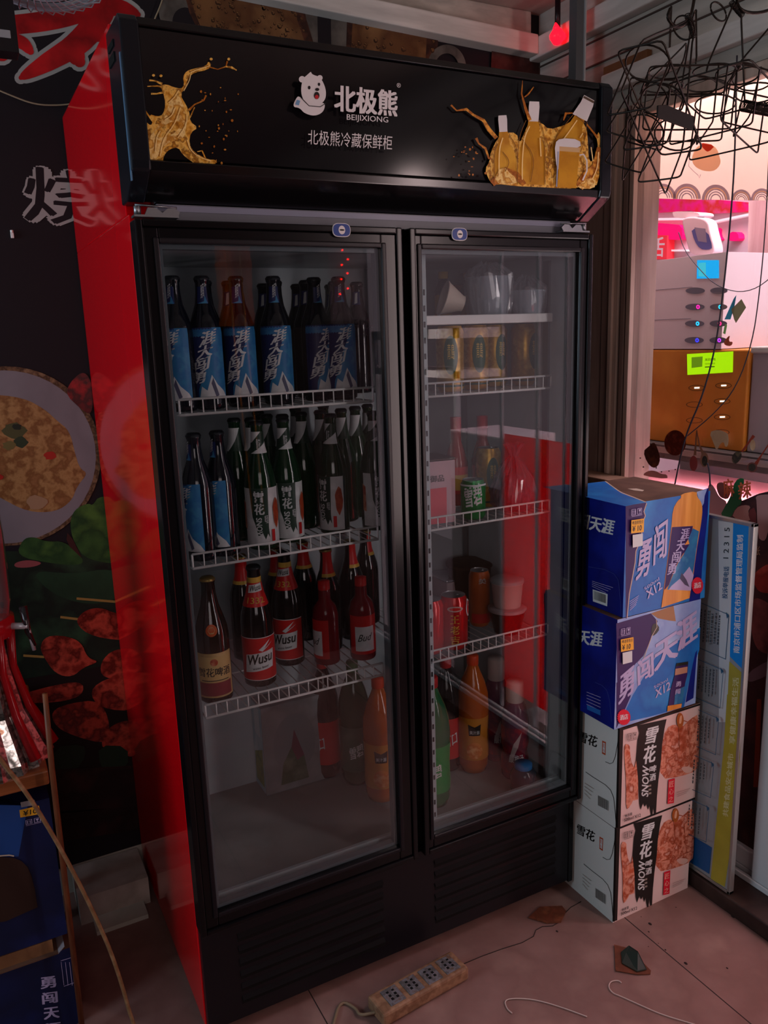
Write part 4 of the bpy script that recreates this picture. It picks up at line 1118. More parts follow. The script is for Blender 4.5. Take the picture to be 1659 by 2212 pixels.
# top carton
A = MB(); boxfaces(A, 1.006, 1.276, F0, .13, .820, 1.090, c_blue, c_navy, kraft)
A.plane('y', F0, -1)
A.px(KS(K1, (470, 822), (640, 795), (648, 815), (625, 860), (630, 905), (610, 960), (600, 1090), (555, 1200), (548, 1290), (530, 1400), (508, 1520), (495, 1640), (478, 1762), (470, 1765)), c_purp)
A.px(ribbon(KS(K1, (645, 800), (622, 870), (634, 905), (608, 970), (602, 1090), (556, 1200), (548, 1300), (530, 1400), (500, 1560), (482, 1760)), 1.8), c_torn)
A.px(KS(K1, (1110, 690), (1162, 672), (1155, 900), (1110, 1300), (1090, 1600), (1000, 1625), (1030, 1300), (1080, 900)), c_navy)
A.px(KS(K1, (1062, 705), (1150, 680), (1128, 740), (1122, 800), (1105, 830), (1088, 790)), c_lblue)
A.px(smooth_poly(KS(K1, (930, 722), (1062, 698), (1064, 745), (1100, 790), (1112, 850), (1100, 960), (1085, 1050), (1060, 1200), (1010, 1592), (764, 1672), (790, 1500), (850, 1010), (862, 850), (905, 775), (930, 760)), 1), c_orange)
A.px(KS(K1, (855, 1000), (1030, 990), (1020, 1050), (985, 1110), (960, 1150), (1005, 1140), (1005, 1170), (950, 1220), (900, 1300), (850, 1420), (830, 1480), (790, 1530)), c_purp)
A.px(KS(K1, (1030, 1010), (1080, 1035), (1050, 1250), (1010, 1530), (800, 1560), (850, 1430), (905, 1300), (955, 1220), (1000, 1140), (990, 1100)), L_blue)
A.px(KS(K1, (800, 1558), (850, 1490), (920, 1430), (1000, 1330), (1035, 1400), (1012, 1530)), c_lav)
A.px(KS(K1, (935, 1380), (975, 1440), (1000, 1500), (960, 1480), (920, 1430)), mat('label_rock', '#50506a', .5))
A.px(KS(K1, (790, 1520), (1010, 1530), (1000, 1592), (764, 1672)), c_orange)
for i, ch in enumerate('勇闯天涯'):
    u, v = 812+i*36, 1400-i*98
    A.pxtext(ch, K1(u, v), K1(u+72, v-12), K1(u+12, v-92), c_lav, .045)
A.pxtext('勇', K1(546, 1452), K1(655, 1398), K1(582, 1130), c_lav, .05)
A.pxtext('闯', K1(694, 1325), K1(806, 1240), K1(706, 1000), c_lav, .05)
A.pxtext('X12', K1(648, 1600), K1(772, 1510), K1(630, 1535), c_lav, .03)
A.pxtext('500ml', K1(622, 1530), K1(745, 1440), K1(618, 1505), c_lav, .0)
for i in range(5): A.px(ribbon(KS(K1, (500, 1660+i*18-40), (575-i*6, 1610+i*18-40)), .9), c_lav)
seal(A, *K1(1062, 1485), 13, 19)
icons(A, K1(510, 852), K1(598, 836), K1(508, 915), None, c_lav)
A.px(KS(K1, (505, 940), (612, 925), (608, 1038), (503, 1050)), c_yel); A.pxtext('啤酒零售价', K1(512, 980), K1(606, 966), K1(512, 948), L_dark, .02); A.pxtext('¥ 10', K1(512, 1036), K1(590, 1024), K1(514, 988), L_dark, .04)
A.px(KS(K1, (515, 1062), (600, 1050), (598, 1152), (516, 1168)), c_wh)
A.plane('x', 1.006, -1)
A.pxtext('闯天涯', K1(70, 1000), K1(362, 1070), K1(90, 880), c_wh, .06)
A.px(KS(K1, (195, 1520), (320, 1560), (316, 1662), (197, 1620)), c_wh)
for i in range(14): A.px(KS(K1, (206+i*7.5, 1532+i*2.4), (209+i*7.5, 1533+i*2.4), (209+i*7.5, 1604+i*2.4), (206+i*7.5, 1603+i*2.4)), L_dark)
for i in range(4): A.px(ribbon(KS(K1, (195, 1450+i*14), (370-i*20, 1505+i*14)), .8), c_lav)
A.px(ribbon(KS(K1, (165, 1330), (300, 1352), (380, 1390), (415, 1440), (432, 1600), (440, 1745)), .8), mat('flap_line_navy', '#30408c', .5))
A.plane('z', 1.090, 1)
A.px(KS(K1, (100, 640), (300, 618), (345, 650), (400, 690), (520, 745), (640, 790), (470, 826), (100, 740)), c_blue)
A.px(ribbon(KS(K1, (300, 618), (345, 650), (400, 690), (440, 715), (520, 745), (640, 792)), 1.8), c_torn)
A.px(KS(K1, (485, 680), (560, 678), (625, 692), (610, 702), (540, 694)), c_torn)
o = thing('beer_carton', 'blue beer carton with large printed orange bottle, topmost of the stack beside the fridge', 'carton', (1.14, .0, .82), 'beer cartons stacked beside the fridge')
A.build('printed_box', o, recalc=False)
# second carton
A = MB(); X0 = .990
boxfaces(A, X0, 1.264, F0, .13, .540, .8185, c_lblue, c_navy, kraft)
A.plane('y', F0, -1)
A.px(KS(K3, (590, 400), (868, 230), (862, 380), (800, 560), (760, 760), (540, 822), (330, 870), (420, 680)), c_blue)
A.px(KS(K3, (835, 400), (848, 380), (822, 700), (770, 730), (800, 560)), c_navy)
A.px(KS(K3, (310, 205), (540, 138), (585, 190), (550, 270), (530, 330), (490, 420), (440, 470), (400, 520), (318, 600)), c_purp)
A.px(KS(K3, (312, 600), (400, 520), (405, 690), (370, 770), (312, 900)), c_purp)
A.px(KS(K3, (540, 138), (690, 88), (705, 190), (660, 185), (585, 170)), mat('carton_tan', '#9c7654', .6))
A.px(smooth_poly(KS(K3, (545, 215), (575, 200), (600, 240), (570, 280), (540, 290)), 1), L_dark)
A.px(ribbon(KS(K3, (575, 180), (580, 230), (545, 290), (490, 440)), 1.4), c_torn)
A.pxtext('勇', K3(322, 750), K3(425, 660), K3(330, 560), c_lav, .06); A.pxtext('闯', K3(452, 620), K3(560, 545), K3(445, 460), c_lav, .06)
A.pxtext('天', K3(560, 530), K3(720, 420), K3(560, 350), c_lav, .06); A.pxtext('涯', K3(715, 400), K3(850, 300), K3(705, 205), c_lav, .06)
A.pxtext('X12', K3(568, 700), K3(668, 640), K3(565, 645), c_lav, .03)
A.pxtext('500ml', K3(558, 640), K3(650, 585), K3(556, 620), c_lav, .0)
A.px(KS(K3, (705, 478), (785, 455), (780, 540), (765, 600), (740, 760), (648, 785), (670, 640), (695, 550)), c_purp)
A.px(KS(K3, (700, 505), (780, 490), (778, 530), (696, 548)), mat('carton_foil', '#b08a70', .4)); A.px(KS(K3, (708, 468), (784, 456), (783, 476), (704, 488)), L_dark)
A.px(KS(K3, (648, 750), (742, 735), (738, 762), (645, 788)), c_orange); A.px(KS(K3, (700, 650), (760, 620), (745, 730), (690, 742)), L_blue)
A.pxtext('勇', K3(700, 625), K3(735, 620), K3(704, 590), c_lav, .05)
A.pxtext('闯', K3(698, 675), K3(730, 668), K3(700, 640), c_lav, .05)
seal(A, *K3(357, 825), 15, 18)
icons(A, K3(338, 240), K3(400, 226), K3(336, 290), None, c_lav)
A.px(KS(K3, (332, 308), (416, 292), (418, 374), (334, 390)), c_yel); A.pxtext('啤酒零售价', K3(340, 335), K3(412, 322), K3(340, 312), L_dark, .02); A.pxtext('¥ 10', K3(340, 380), K3(396, 368), K3(342, 344), L_dark, .04)
A.px(KS(K3, (343, 396), (407, 382), (407, 456), (345, 472)), c_wh)
A.plane('x', X0, -1)
A.pxtext('闯天涯', K3(-20, 330), K3(214, 362), K3(-10, 235), c_wh, .06)
A.px(ribbon(KS(K3, (170, 596), (215, 615), (250, 650), (268, 720), (280, 860)), .9), MATS['flap_line_navy'])
for i in range(5): A.px(ribbon(KS(K3, (115, 660+i*20), (208, 696+i*22)), .9), c_lav)
A.px(KS(K3, (118, 745), (206, 780), (208, 815), (120, 775)), mat('carton_bright', '#1c60b0', .4))
o = thing('beer_carton', 'blue beer carton with wide slanted white characters, second from the top of the stack', 'carton', (1.14, .0, .54), 'beer cartons stacked beside the fridge')
A.build('printed_box', o, recalc=False)


def white_carton(dz, xr, label):
    A = MB(); x0 = 1.006; z0 = .268+dz
    if dz: z0 = 0.0
    blk = mat('carton_black', '#191614', .45)
    boxfaces(A, x0, xr, F0, .13, z0, z0+.2675 if not dz else .2665, mat('carton_white_warm_lit', '#d0bcb8', .5, noise=['#c8b2ae', '#d4c2be'], scale=4), mat('carton_white_cool_lit', '#c8d0cc', .5), kraft)  # white board: warm light painted into the front, cool light into the sides
    at0 = A.at
    A.at = lambda u, v: at0(u, v)+Vector((0, 0, dz))
    A.plane('y', F0, -1)
    rust = mat('print_rust', '#b4583a', .45, noise=['#d09078', '#98401f', '#cca090'], scale=42)
    rust2 = mat('print_rust_deep', '#8a3c20', .45, noise=['#a8583c', '#c8907c'], scale=60)
    A.px(KS(K3, (333, 900), (358, 897), (338, 1555), (310, 1562)), blk)
    A.px(KS(K3, (345, 902), (868, 735), (868, 748), (350, 915)), blk)
    A.px(smooth_poly(KS(K3, (640, 900), (700, 870), (740, 900), (800, 840), (862, 800), (858, 1100), (850, 1180), (740, 1220), (600, 1240), (602, 1040)), 1), rust)
    for P_ in (((690, 905), (760, 850), (820, 870), (860, 850)), ((745, 910), (750, 1060), (752, 1130)), ((600, 1170), (700, 1150), (840, 1110)), ((640, 1010), (700, 1040), (780, 1000), (850, 1010)), ((790, 900), (800, 1060), (845, 1090)), ((770, 1110), (800, 1060), (812, 1120))):
        A.px(ribbon(KS(K3, *P_), 2.2), rust2)
    A.px(smooth_poly(KS(K3, (735, 1165), (760, 1150), (820, 1160), (812, 1190), (770, 1200)), 2), mat('print_boat', '#c8a89c', .5))
    A.px(KS(K3, (720, 890), (770, 880), (775, 1060), (730, 1050)), rust2)
    A.px(smooth_poly(KS(K3, (362, 1000), (400, 1010), (398, 1060), (415, 1150), (446, 1165), (435, 1340), (400, 1420), (372, 1440), (375, 1250), (362, 1100)), 1), rust)
    A.px(KS(K3, (440, 1110), (455, 1120), (452, 1370), (420, 1380), (430, 1150)), rust)
    A.px(KS(K3, (448, 880), (642, 838), (628, 900), (612, 1010), (604, 1120), (588, 1240), (578, 1350), (572, 1460), (562, 1478), (553, 1420), (548, 1475), (540, 1480), (528, 1410), (520, 1440), (508, 1400), (498, 1420), (486, 1395), (470, 1440), (462, 1400), (455, 1260), (440, 1110), (450, 980), (462, 930)), blk)
    A.pxtext('雪', K3(490, 1012), K3(572, 990), K3(512, 900), c_wh, .06); A.pxtext('花', K3(482, 1142), K3(565, 1118), K3(494, 1022), c_wh, .06)
    A.pxtext('SNOW', K3(519, 1354), K3(527, 1152), K3(474, 1348), c_wh, .035)
    A.pxtext('啤', K3(524, 1196), K3(570, 1184), K3(530, 1150), c_wh, .04); A.pxtext('酒', K3(526, 1252), K3(568, 1240), K3(528, 1204), c_wh, .04)
    for v in (1275, 1300, 1325): A.px(KS(K3, (520, v), (538, v-4), (538, v+8), (520, v+12)), mat('print_grey', '#8a847c', .5))
    A.px(circ(*K3(730, 845), 7.5, 16, 22), mat('emblem_bronze', '#a05c28', .4)); A.px(smooth_poly(KS(K3, (720, 860), (728, 815), (742, 810), (738, 860), (728, 870)), 1), mat('emblem_pale', '#d0a888', .4))
    A.px(KS(K3, (652, 1240), (694, 1228), (688, 1392), (645, 1400)), c_seal)
    for i, ch in enumerate('匠心之城'[:3]): A.pxtext(ch, K3(655-i*2, 1290+i*50), K3(686-i*2, 1282+i*50), K3(657-i*2, 1252+i*50), mat('stamp_pale', '#d8a090', .5), .02)
    for i in range(3): A.px(ribbon(KS(K3, (708, 1322+i*14), (795-i*12, 1296+i*14)), .8), mat('print_grey2', '#9c8884', .5))
    A.pxtext('净含量', K3(360, 1490), K3(410, 1472), K3(360, 1470), blk, .02); A.pxtext('500ml X12', K3(356, 1518), K3(466, 1482), K3(356, 1496), blk, .02)
    icons(A, K3(376, 935), K3(440, 920), K3(376, 985), None, mat('icon_grey', '#6c605c', .5))
    A.plane('x', x0, -1)
    A.px(KS(K3, (322, 900), (334, 905), (322, 1560), (306, 1562)), blk)
    A.pxtext('雪花', K3(58, 985), K3(182, 1030), K3(66, 915), blk, .05)
    A.px(KS(K3, (218, 982), (243, 992), (240, 1080), (217, 1068)), mat('stamp_orange', '#b04c2c', .5)); A.px(KS(K3, (223, 995), (238, 1000), (236, 1066), (222, 1058)), c_wh)
    A.pxtext('匠', K3(224, 1025), K3(236, 1029), K3(224, 1002), MATS['stamp_orange'], .02); A.pxtext('心', K3(223, 1053), K3(235, 1058), K3(223, 1034), MATS['stamp_orange'], .02)
    for P_ in (((330, 930), (320, 1010), (305, 1090), (290, 1128), (270, 1135), (240, 1122)), ((110, 1190), (160, 1225), (240, 1275), (275, 1310), (295, 1360), (305, 1450), (312, 1550))):
        A.px(ribbon(KS(K3, *P_), 1.1), blk)
    for i in range(12): A.px(KS(K3, (192+i*6.2, 1345+i*3.1), (194.5+i*6.2, 1346+i*3.1), (194+i*6.2, 1412+i*3.1), (191.5+i*6.2, 1411+i*3.1)), L_dark)
    for i in range(4): A.px(ribbon(KS(K3, (105, 1262+i*22), (165-i*8, 1300+i*22)), .8), mat('print_grey', '#8a847c', .5))
    o = thing('beer_carton', label, 'carton', (1.14, 0, z0), 'beer cartons stacked beside the fridge')
    A.build('printed_box', o, recalc=False)


white_carton(0, 1.281, 'white beer carton with black brush stripe and rust print, third down in the stack')
white_carton(-.2675, 1.272, 'white beer carton with black brush stripe standing on the floor under three cartons')

# ------------------------------------------------------------------ notice board on its end behind the cartons
def KB(x, y): return (1480+x/4.81, 1100+y/4.81)
def KC(x, y): return (1480+x/4.425, 1500+y/4.425)
XBD = 1.2915
N = MB().box((XBD, -.232, .056), (XBD+.008, .155, 1.022), mat('board_grey', '#8c9092', .5, noise=['#84888a', '#94989a'], scale=3))
N.plane('x', XBD, -1)
bb = mat('board_blue', '#0c7cc8', .4); by = mat('board_olive', '#a49a34', .45, noise=['#948a2c', '#b0a640'], scale=6); bw_ = mat('board_white', '#b8c0c0', .5); bt = mat('board_text', '#3c4448', .6); bl = mat('board_line', '#20506c', .5)
N.px(KS(KB, (345, 120), (500, 140), (465, 1530), (430, 2212), (350, 2212), (355, 1000)), bw_)
N.px(KS(KB, (500, 140), (662, 160), (602, 1668), (465, 1530)), bb)
N.px(KS(KB, (460, 1580), (600, 1708), (580, 2190), (432, 2190)), by)
N.px(KS(KC, (402, 0), (545, 0), (525, 600), (470, 1240), (380, 1840), (245, 1765), (330, 900), (372, 480)), by)
N.pxtext('南京市浦口区市场监督管理局监制', KB(566, 1500), KB(607, 268), KB(500, 1490), L_white, .04)
N.pxtext('1 2 3 1 5', KB(452, 514), KB(467, 190), KB(397, 512), bt, .03)
N.pxtext('投诉举报电话', KB(440, 932), KB(460, 596), KB(384, 925), mat('board_text_blue', '#2c587c', .5), .04)
yt = mat('board_text_pale', '#c4c08c', .5)
N.pxtext('享健康幸福生活', KC(478, 478), KB(562, 1748), KC(420, 470), yt, .04)
N.pxtext('共建食品安全城市', KC(412, 1170), KC(468, 565), KC(358, 1160), yt, .04)
N.px(KS(KC, (60, 1345), (258, 1462), (233, 1715), (30, 1590)), mat('board_navy', '#0c4c84', .45))
random.seed(12)
for T_, B_, dx in ((1316, 1424, 0), (1434, 1528, -7), (1537, 1627, -13), (1633, 1718, -20), (1726, 1812, -27)):
    xr_ = 1575+dx
    for a, b in (((xr_, T_+14), (xr_-7, B_)), ((xr_-60, T_-14), (xr_, T_+12)), ((xr_-66, B_-26), (xr_-6, B_))): N.px(ribbon([a, b], 1.2), bl)
    N.px([(xr_-6, T_+6), (xr_+1, T_+14), (xr_-4, T_+20)], bl)
    for j in range(6):
        u = xr_-20-j*7.2; v = T_+10-j*3+random.uniform(0, 5); e = B_-22-j*4-random.uniform(0, 22 if j < 2 else 6)
        while v < e:
            l = random.uniform(3, 8); N.px([(u-v*.0+(T_-v)*.06, v), (u+2.6+(T_-v)*.06, v+.8), (u+2.4+(T_-v-l)*.06, v+l), (u+(T_-v-l)*.06, v+l-.8)], bt); v += l+1.1
fr_ = MB(); al = mat('board_frame', '#9a9c98', .3, metal=.7)
for a, b in (((XBD-.004, -.238, .05), (XBD+.012, -.230, 1.028)), ((XBD-.004, -.238, 1.020), (XBD+.012, .16, 1.028)), ((XBD-.004, -.238, .05), (XBD+.012, .16, .058)), ((XBD-.004, .153, .05), (XBD+.012, .16, 1.028))): fr_.box(a, b, al)
o = thing('notice_board', 'grey notice board with blue and olive bands standing on end behind the cartons', 'board', (XBD, -.04, .05))
N.build('printed_panel', o, recalc=False); fr_.build('metal_frame', o, bevel=.001)

# ------------------------------------------------------------------ stickers printed on the glazed leaf
def KD(x, y): return (1340+x/5.2, 920+y/5.2)
ST = MB().plane('x', XG-.0042, -1)
sd = mat('sticker_dark', '#4a2424', .5, noise=['#361a1c', '#5c2e2a'], scale=9)
ST.px([(1612, 1078), (1640, 1066), (1760, 1040), (1760, 2080), (1480, 1800), (1500, 1120)], sd)
ST.px(smooth_poly(KS(KD, (980, 690), (1010, 640), (1060, 690), (1110, 800), (1210, 850), (1160, 960), (1120, 1040), (960, 1010))), mat('sticker_rose', '#b08480', .5))
ST.px(smooth_poly(KS(KD, (1070, 650), (1150, 625), (1250, 700), (1230, 790), (1200, 830), (1110, 800)), 2), mat('sticker_brown', '#8a5046', .5, noise=['#704038'], scale=30))
ST.px(smooth_poly(KS(KD, (1290, 610), (1390, 575), (1392, 660), (1345, 760), (1375, 860), (1290, 930), (1240, 1040), (1120, 1010), (1180, 900), (1250, 770)), 1), mat('sticker_green', '#1c6434', .5))
ST.px(smooth_poly(KS(KD, (1250, 1040), (1300, 920), (1390, 885), (1470, 900), (1430, 970), (1490, 1080)), 1), mat('sticker_peach', '#b07c70', .5))
ST.px(smooth_poly(KS(KD, (270, 530), (330, 500), (400, 505), (460, 540), (530, 545), (532, 600), (260, 560)), 1), MATS['sticker_rose'])
ST.px(smooth_poly(KS(KD, (1520, 790), (1600, 770), (1760, 770), (1740, 860), (1650, 1250), (1610, 1300), (1545, 1250), (1535, 850)), 1), MATS['sticker_rose'])
ST.px(smooth_poly(KS(KD, (1430, 960), (1530, 900), (1530, 1230), (1480, 1120)), 1), mat('sticker_wine', '#6c2c2c', .5))
ST.px(smooth_poly(KS(KB, (705, 750), (720, 660), (861, 560), (1000, 560), (1000, 860), (780, 880))), mat('sticker_meat', '#b0322a', .35, noise=['#90281c', '#c85040'], scale=18))
ST.px(smooth_poly(KS(KB, (690, 900), (861, 960), (1000, 1100), (1000, 1500), (760, 1500), (680, 1250))), mat('sticker_meat2', '#6a3030', .5, noise=['#8a4a44', '#4a2022'], scale=16))
ST.px(smooth_poly(KS(KB, (650, 1700), (861, 1570), (1000, 1560), (1000, 1660), (720, 1790), (650, 1790)), 1), mat('sticker_plate', '#705860', .5))
ST.px([(1636, 1510), (1646, 1510), (1640, 1700), (1628, 1700)], mat('sticker_rustline', '#8a3418', .5))
so = mat('sticker_orange', '#c8643c', .5)
ST.pxtext('麻', KD(1165, 800), KD(1290, 790), KD(1150, 600), so, .05); ST.pxtext('辣', KD(1330, 830), KD(1480, 800), KD(1325, 640), so, .05)
ST.pxtext('张', KD(1510, 1450), KD(1575, 1455), KD(1510, 1345), mat('sticker_tan', '#a88468', .5), .02); ST.pxtext('口', KD(1478, 1400), KD(1502, 1402), KD(1478, 1345), MATS['sticker_tan'], .02)
b1 = mat('sticker_chilli_powder', '#7c2c1c', .5, noise=['#60200f', '#8c3c28'], scale=60); b2 = mat('sticker_spoon', '#8c6048', .5); b3 = mat('sticker_pepper', '#4a3c2c', .5, noise=['#302820', '#6a5840'], scale=70)
ST.px(circ(*KD(622, 190), 23.5, 27.5, 26), b1)
ST.px(smooth_poly(KS(KD, (262, 285), (325, 230), (385, 175), (425, 250), (457, 370), (430, 455), (370, 475), (305, 410)), 1), mat('sticker_spoon_dark', '#582c20', .5, noise=['#44201a', '#6c3c28'], scale=40))
ST.px(ribbon(KS(KD, (866, 45), (855, 180), (845, 330)), [2.5, 3, 6]), b2); ST.px(circ(*KD(830, 420), 8.6, 16.5, 20), mat('sticker_spoon_red', '#94403a', .5))
ST.px(ribbon(KS(KD, (866, 60), (895, 210), (935, 310)), [2, 3, 7]), b2); ST.px(circ(*KD(952, 380), 9.2, 16, 20), b2); ST.px(circ(*KD(956, 392), 6, 11, 16), b3)
ST.px(smooth_poly(KS(KD, (1005, 70), (1100, 40), (1215, 75), (1228, 150), (1215, 230), (1185, 235), (1170, 175), (1130, 200), (1090, 282), (1060, 200)), 1), mat('sticker_ginger', '#c09c78', .5, noise=['#b48c68', '#ccac88'], scale=20))
ST.px(ribbon(KS(KD, (1510, 108), (1440, 200), (1375, 290)), [7, 4, 5]), mat('sticker_handle', '#8c3420', .5)); ST.px(smooth_poly(KS(KD, (1250, 380), (1290, 290), (1370, 285), (1375, 360), (1300, 440)), 2), b3)
ST.px(ribbon(KS(KD, (1680, 200), (1600, 320), (1530, 430)), [3, 3, 8]), MATS['sticker_handle']); ST.px(circ(*KD(1490, 465), 11, 11, 18), mat('sticker_cup', '#6c3c34', .5)); ST.px(circ(*KD(1490, 465), 8, 8, 18), b3)
ST.px(circ(*KD(1498, 215), 6, 12, 16), MATS['sticker_ginger'])
for p_ in ((235, 360), (270, 460), (500, 340), (415, 470), (475, 515), (630, 488), (560, 505), (1440, 352), (690, 380)): ST.px(circ(*KD(*p_), 1.8, 1.5, 8), b3)
tag(ST.build('window_sticker', recalc=False), 'large cut out food sticker of spoons, spices and meat on the glass leaf', 'sticker')
S2 = MB().plane('x', XG-.0042, -1)
S2.px([(1585, 645), (1591, 637), (1586, 665), (1578, 690), (1565, 690)], mat('sticker_cyan', '#58b8d8', .5)); S2.px([(1566, 700), (1571, 702), (1567, 722), (1562, 720)], mat('sticker_lime', '#a8d87c', .5))
S2.px([(1580, 668), (1602, 646), (1612, 664), (1590, 698), (1586, 690)], mat('sticker_straw', '#b8a478', .5)); S2.px(smooth_poly([(1563, 738), (1578, 722), (1574, 738), (1584, 738), (1580, 748), (1566, 746)], 1), mat('sticker_coral', '#e06848', .5))
tag(S2.build('window_sticker', recalc=False), 'small scattered cyan, lime and straw coloured stickers on the upper glass', 'sticker')

# ------------------------------------------------------------------ outside the window
def fabric(name, c1, c2):
    m = mat(name, c1, .8, noise=[c2], scale=6); nt = m.node_tree; b = nt.nodes['Principled BSDF']; out = nt.nodes['Material Output']
    t = nt.nodes.new('ShaderNodeBsdfTranslucent'); t.inputs[0].default_value = lin(c1); mx = nt.nodes.new('ShaderNodeMixShader'); mx.inputs[0].default_value = .55
    nt.links.new(b.outputs[0], mx.inputs[1]); nt.links.new(t.outputs[0], mx.inputs[2]); nt.links.new(mx.outputs[0], out.inputs[0]); return m
def KE(x, y): return (1300+x/4.62, 130+y/4.62)
cf = fabric('curtain_peach', '#f0d4bc', '#e8c8ae'); cred = fabric('curtain_red', '#d85038', '#cc4830'); cgrey = fabric('curtain_greyviolet', '#b4a8b8', '#a89cac'); ccream = fabric('curtain_cream', '#f0cca8', '#e8c098')
CU = MB().plane('x', 1.52, -1)
CU.px([(1360, 190), (1720, 90), (1720, 434), (1500, 431), (1360, 427)], cf)
CU.lay = 2
for c_x, c_y, r in ((395, 1385, 125), (610, 1375, 130), (850, 1385, 140), (1140, 1395, 140), (1395, 1400, 100), (1600, 1400, 110), (1830, 1400, 120)):
    for k0, k1, m_ in ((1.0, .80, cgrey), (.72, .64, cgrey), (.56, .48, cgrey), (.40, .32, cgrey), (.80, .72, ccream)):
        o_ = CU.off()*.4
        for i in range(14):
            a0, a1 = PI+PI*i/14, PI+PI*(i+1)/14
            CU.poly([CU.at(*KE(c_x+r*k*math.cos(t_), c_y+1.1*r*k*math.sin(t_)))+o_ for t_, k in ((a0, k0), (a1, k0), (a1, k1), (a0, k1))], m_)
CU.px(KS(KE, (430, 770), (600, 785), (592, 832), (432, 815)), cred); CU.px(ribbon(KS(KE, (492, 820), (505, 950), (520, 1225)), 8), cred); CU.px(ribbon(KS(KE, (418, 903), (580, 905)), 9), cred)
CU.px(smooth_poly(KS(KE, (985, 830), (1150, 850), (1195, 980), (1200, 1040), (1140, 1110), (1030, 1110), (930, 1060), (905, 960)), 2), ccream)
CU.px(ribbon(KS(KE, (890, 960), (880, 1060), (930, 1110), (975, 1150), (985, 1180), (1000, 1140)), 1.2), cgrey); CU.px(smooth_poly(KS(KE, (980, 820), (1150, 850), (1080, 920), (1040, 900)), 1), cred)
tag(CU.build('noren_curtain', recalc=False), 'peach shop curtain with grey scallop waves hanging outside the window', 'curtain')
# power bank cabinets
XC = 1.65
def K4(x, y): return (1260+x/3.687, 400+y/3.687)
gc = mat('cabinet_grey', '#d0c4c8', .4); oc = mat('cabinet_orange', '#c47c2c', .45, noise=['#b87024', '#d08c38'], scale=4); slot = mat('slot_grey', '#6e6c78', .4)
def glow(name, c, s): return mat(name, '#101010', .5, emit=c, es=s)
t = thing('power_bank_cabinet', 'grey phone charger cabinet with cyan screen standing on the orange one outside', 'cabinet', (XC+.1, .35, 1.412), 'charger cabinets outside the window')
cb2 = MB().box((XC, .186, 1.412), (XC+.2, .530, 1.678), gc)
for z in (1.50, 1.59): cb2.box((XC-.0006, .30, z), (XC, .53, z+.0012), slot)
cb2.build('cabinet_body', t, bevel=.004)
sc_ = MB().plane('x', XC-.001, -1); sc_.px([(1506, 562), (1553, 562), (1553, 601), (1505, 602)], glow('screen_cyan', '#10b4ff', 1.1)); sc_.px([(1509, 568), (1525, 567), (1525, 598), (1509, 597)], glow('screen_cyan2', '#48d0e8', 1.0))
sc_.build('screen', t, recalc=False)
for r_, v in enumerate((628, 663, 699, 735)):
    s_ = MB().plane('x', XC-.0008, -1)
    for cx, w_ in ((1502-r_*.8, 21), (1553-r_*.5, 19)): s_.px(circ(cx, v, w_, 7, 22), slot)
    if r_:
        for cx, col_ in ((1509-r_, ('', '#ff20a0', '#20b8ff', '#3838ff')[r_]), (1557-r_, ('', '#20c8ff', '#ff2878', '#b838e8')[r_])):
            s_.px(circ(cx, v, 4, 4.6, 14), glow('led_'+col_[1:], col_, 2.2)); s_.px(circ(cx, v, 1.6, 2, 10), slot)
    s_.build('charger_slot', t, recalc=False)
t = thing('power_bank_cabinet', 'orange phone charger cabinet with glowing yellow green screen outside the window', 'cabinet', (XC+.1, .3, 1.12), 'charger cabinets outside the window')
cb2 = MB().box((XC, .092, 1.125), (XC+.22, .518, 1.410), oc); cb2.build('cabinet_body', t, bevel=.004)
sc_ = MB().plane('x', XC-.001, -1); sc_.px([(1484, 765), (1584, 759), (1583, 804), (1485, 810)], glow('screen_lime', '#b8f400', 1.1)); sc_.px([(1494, 772), (1518, 770), (1517, 792), (1494, 795)], glow('screen_lime_dark', '#78a010', .8))
sl = mat('screen_ink', '#3c5c08', .5); sc_.pxtext('美团充电', (1523, 780), (1546, 779), (1523, 774), sl, .02); sc_.pxtext('扫码借充电宝', (1523, 788), (1545, 787), (1523, 784), sl, .0); sc_.px([(1523, 792), (1544, 791), (1544, 793), (1523, 794)], sl)
sc_.build('screen', t, recalc=False)
for cx, v, led in ((1505, 838, 1), (1500, 874, 0), (1500, 908, 0), (1563, 833, 1), (1560, 867, 1), (1560, 901, 1), (1558, 934, 0)):
    s_ = MB().plane('x', XC-.0008, -1); P_ = circ(cx, v, 18, 6.5, 24)
    o_ = s_.off(); 
    for i in range(24):
        a, b = P_[i], P_[(i+1) % 24]; s_.poly([s_.at(*a)+o_, s_.at(*b)+o_, s_.at(cx+(b[0]-cx)*.9, v+(b[1]-v)*.8)+o_, s_.at(cx+(a[0]-cx)*.9, v+(a[1]-v)*.8)+o_], mat('slot_line', '#6a4418', .5))
    if led: s_.px([(cx-5, v-1.6), (cx+6, v-2), (cx+6, v+1), (cx-5, v+1.4)], glow('led_white', '#ffffff', 2.5))
    s_.build('charger_slot', t, recalc=False)
tag(MB().box((XC+.01, -.42, 1.125), (XC+.22, .088, 1.408), mat('unit_grey', '#9c9294', .4)).box((XC, -.42, 1.40), (XC+.22, .088, 1.418), mat('unit_lip', '#b8b0a8', .35)).build('service_counter', bevel=.004), 'grey counter unit outside, right of the orange charger cabinet', 'counter')
tag(MB().box((XC-.05, -.45, 1.083), (XC+.385, .62, 1.124), mat('ledge_dark', '#4c4644', .5)).box((XC+.335, -.45, -.06), (XC+.38, .62, 1.083), MATS['ledge_dark']).box((XC-.05, -.45, 1.10), (XC-.052, .62, 1.118), mat('ledge_lip', '#8a8078', .35)).build('outside_ledge'), 'dark ledge outside the window carrying the charger cabinets', 'ledge')
pinkw = mat('freezer_pinklight', '#e0a0a8', .3, noise=['#d8949c', '#e8aeb4'], scale=3)  # pale body, the pink light falling on it is put into the colour
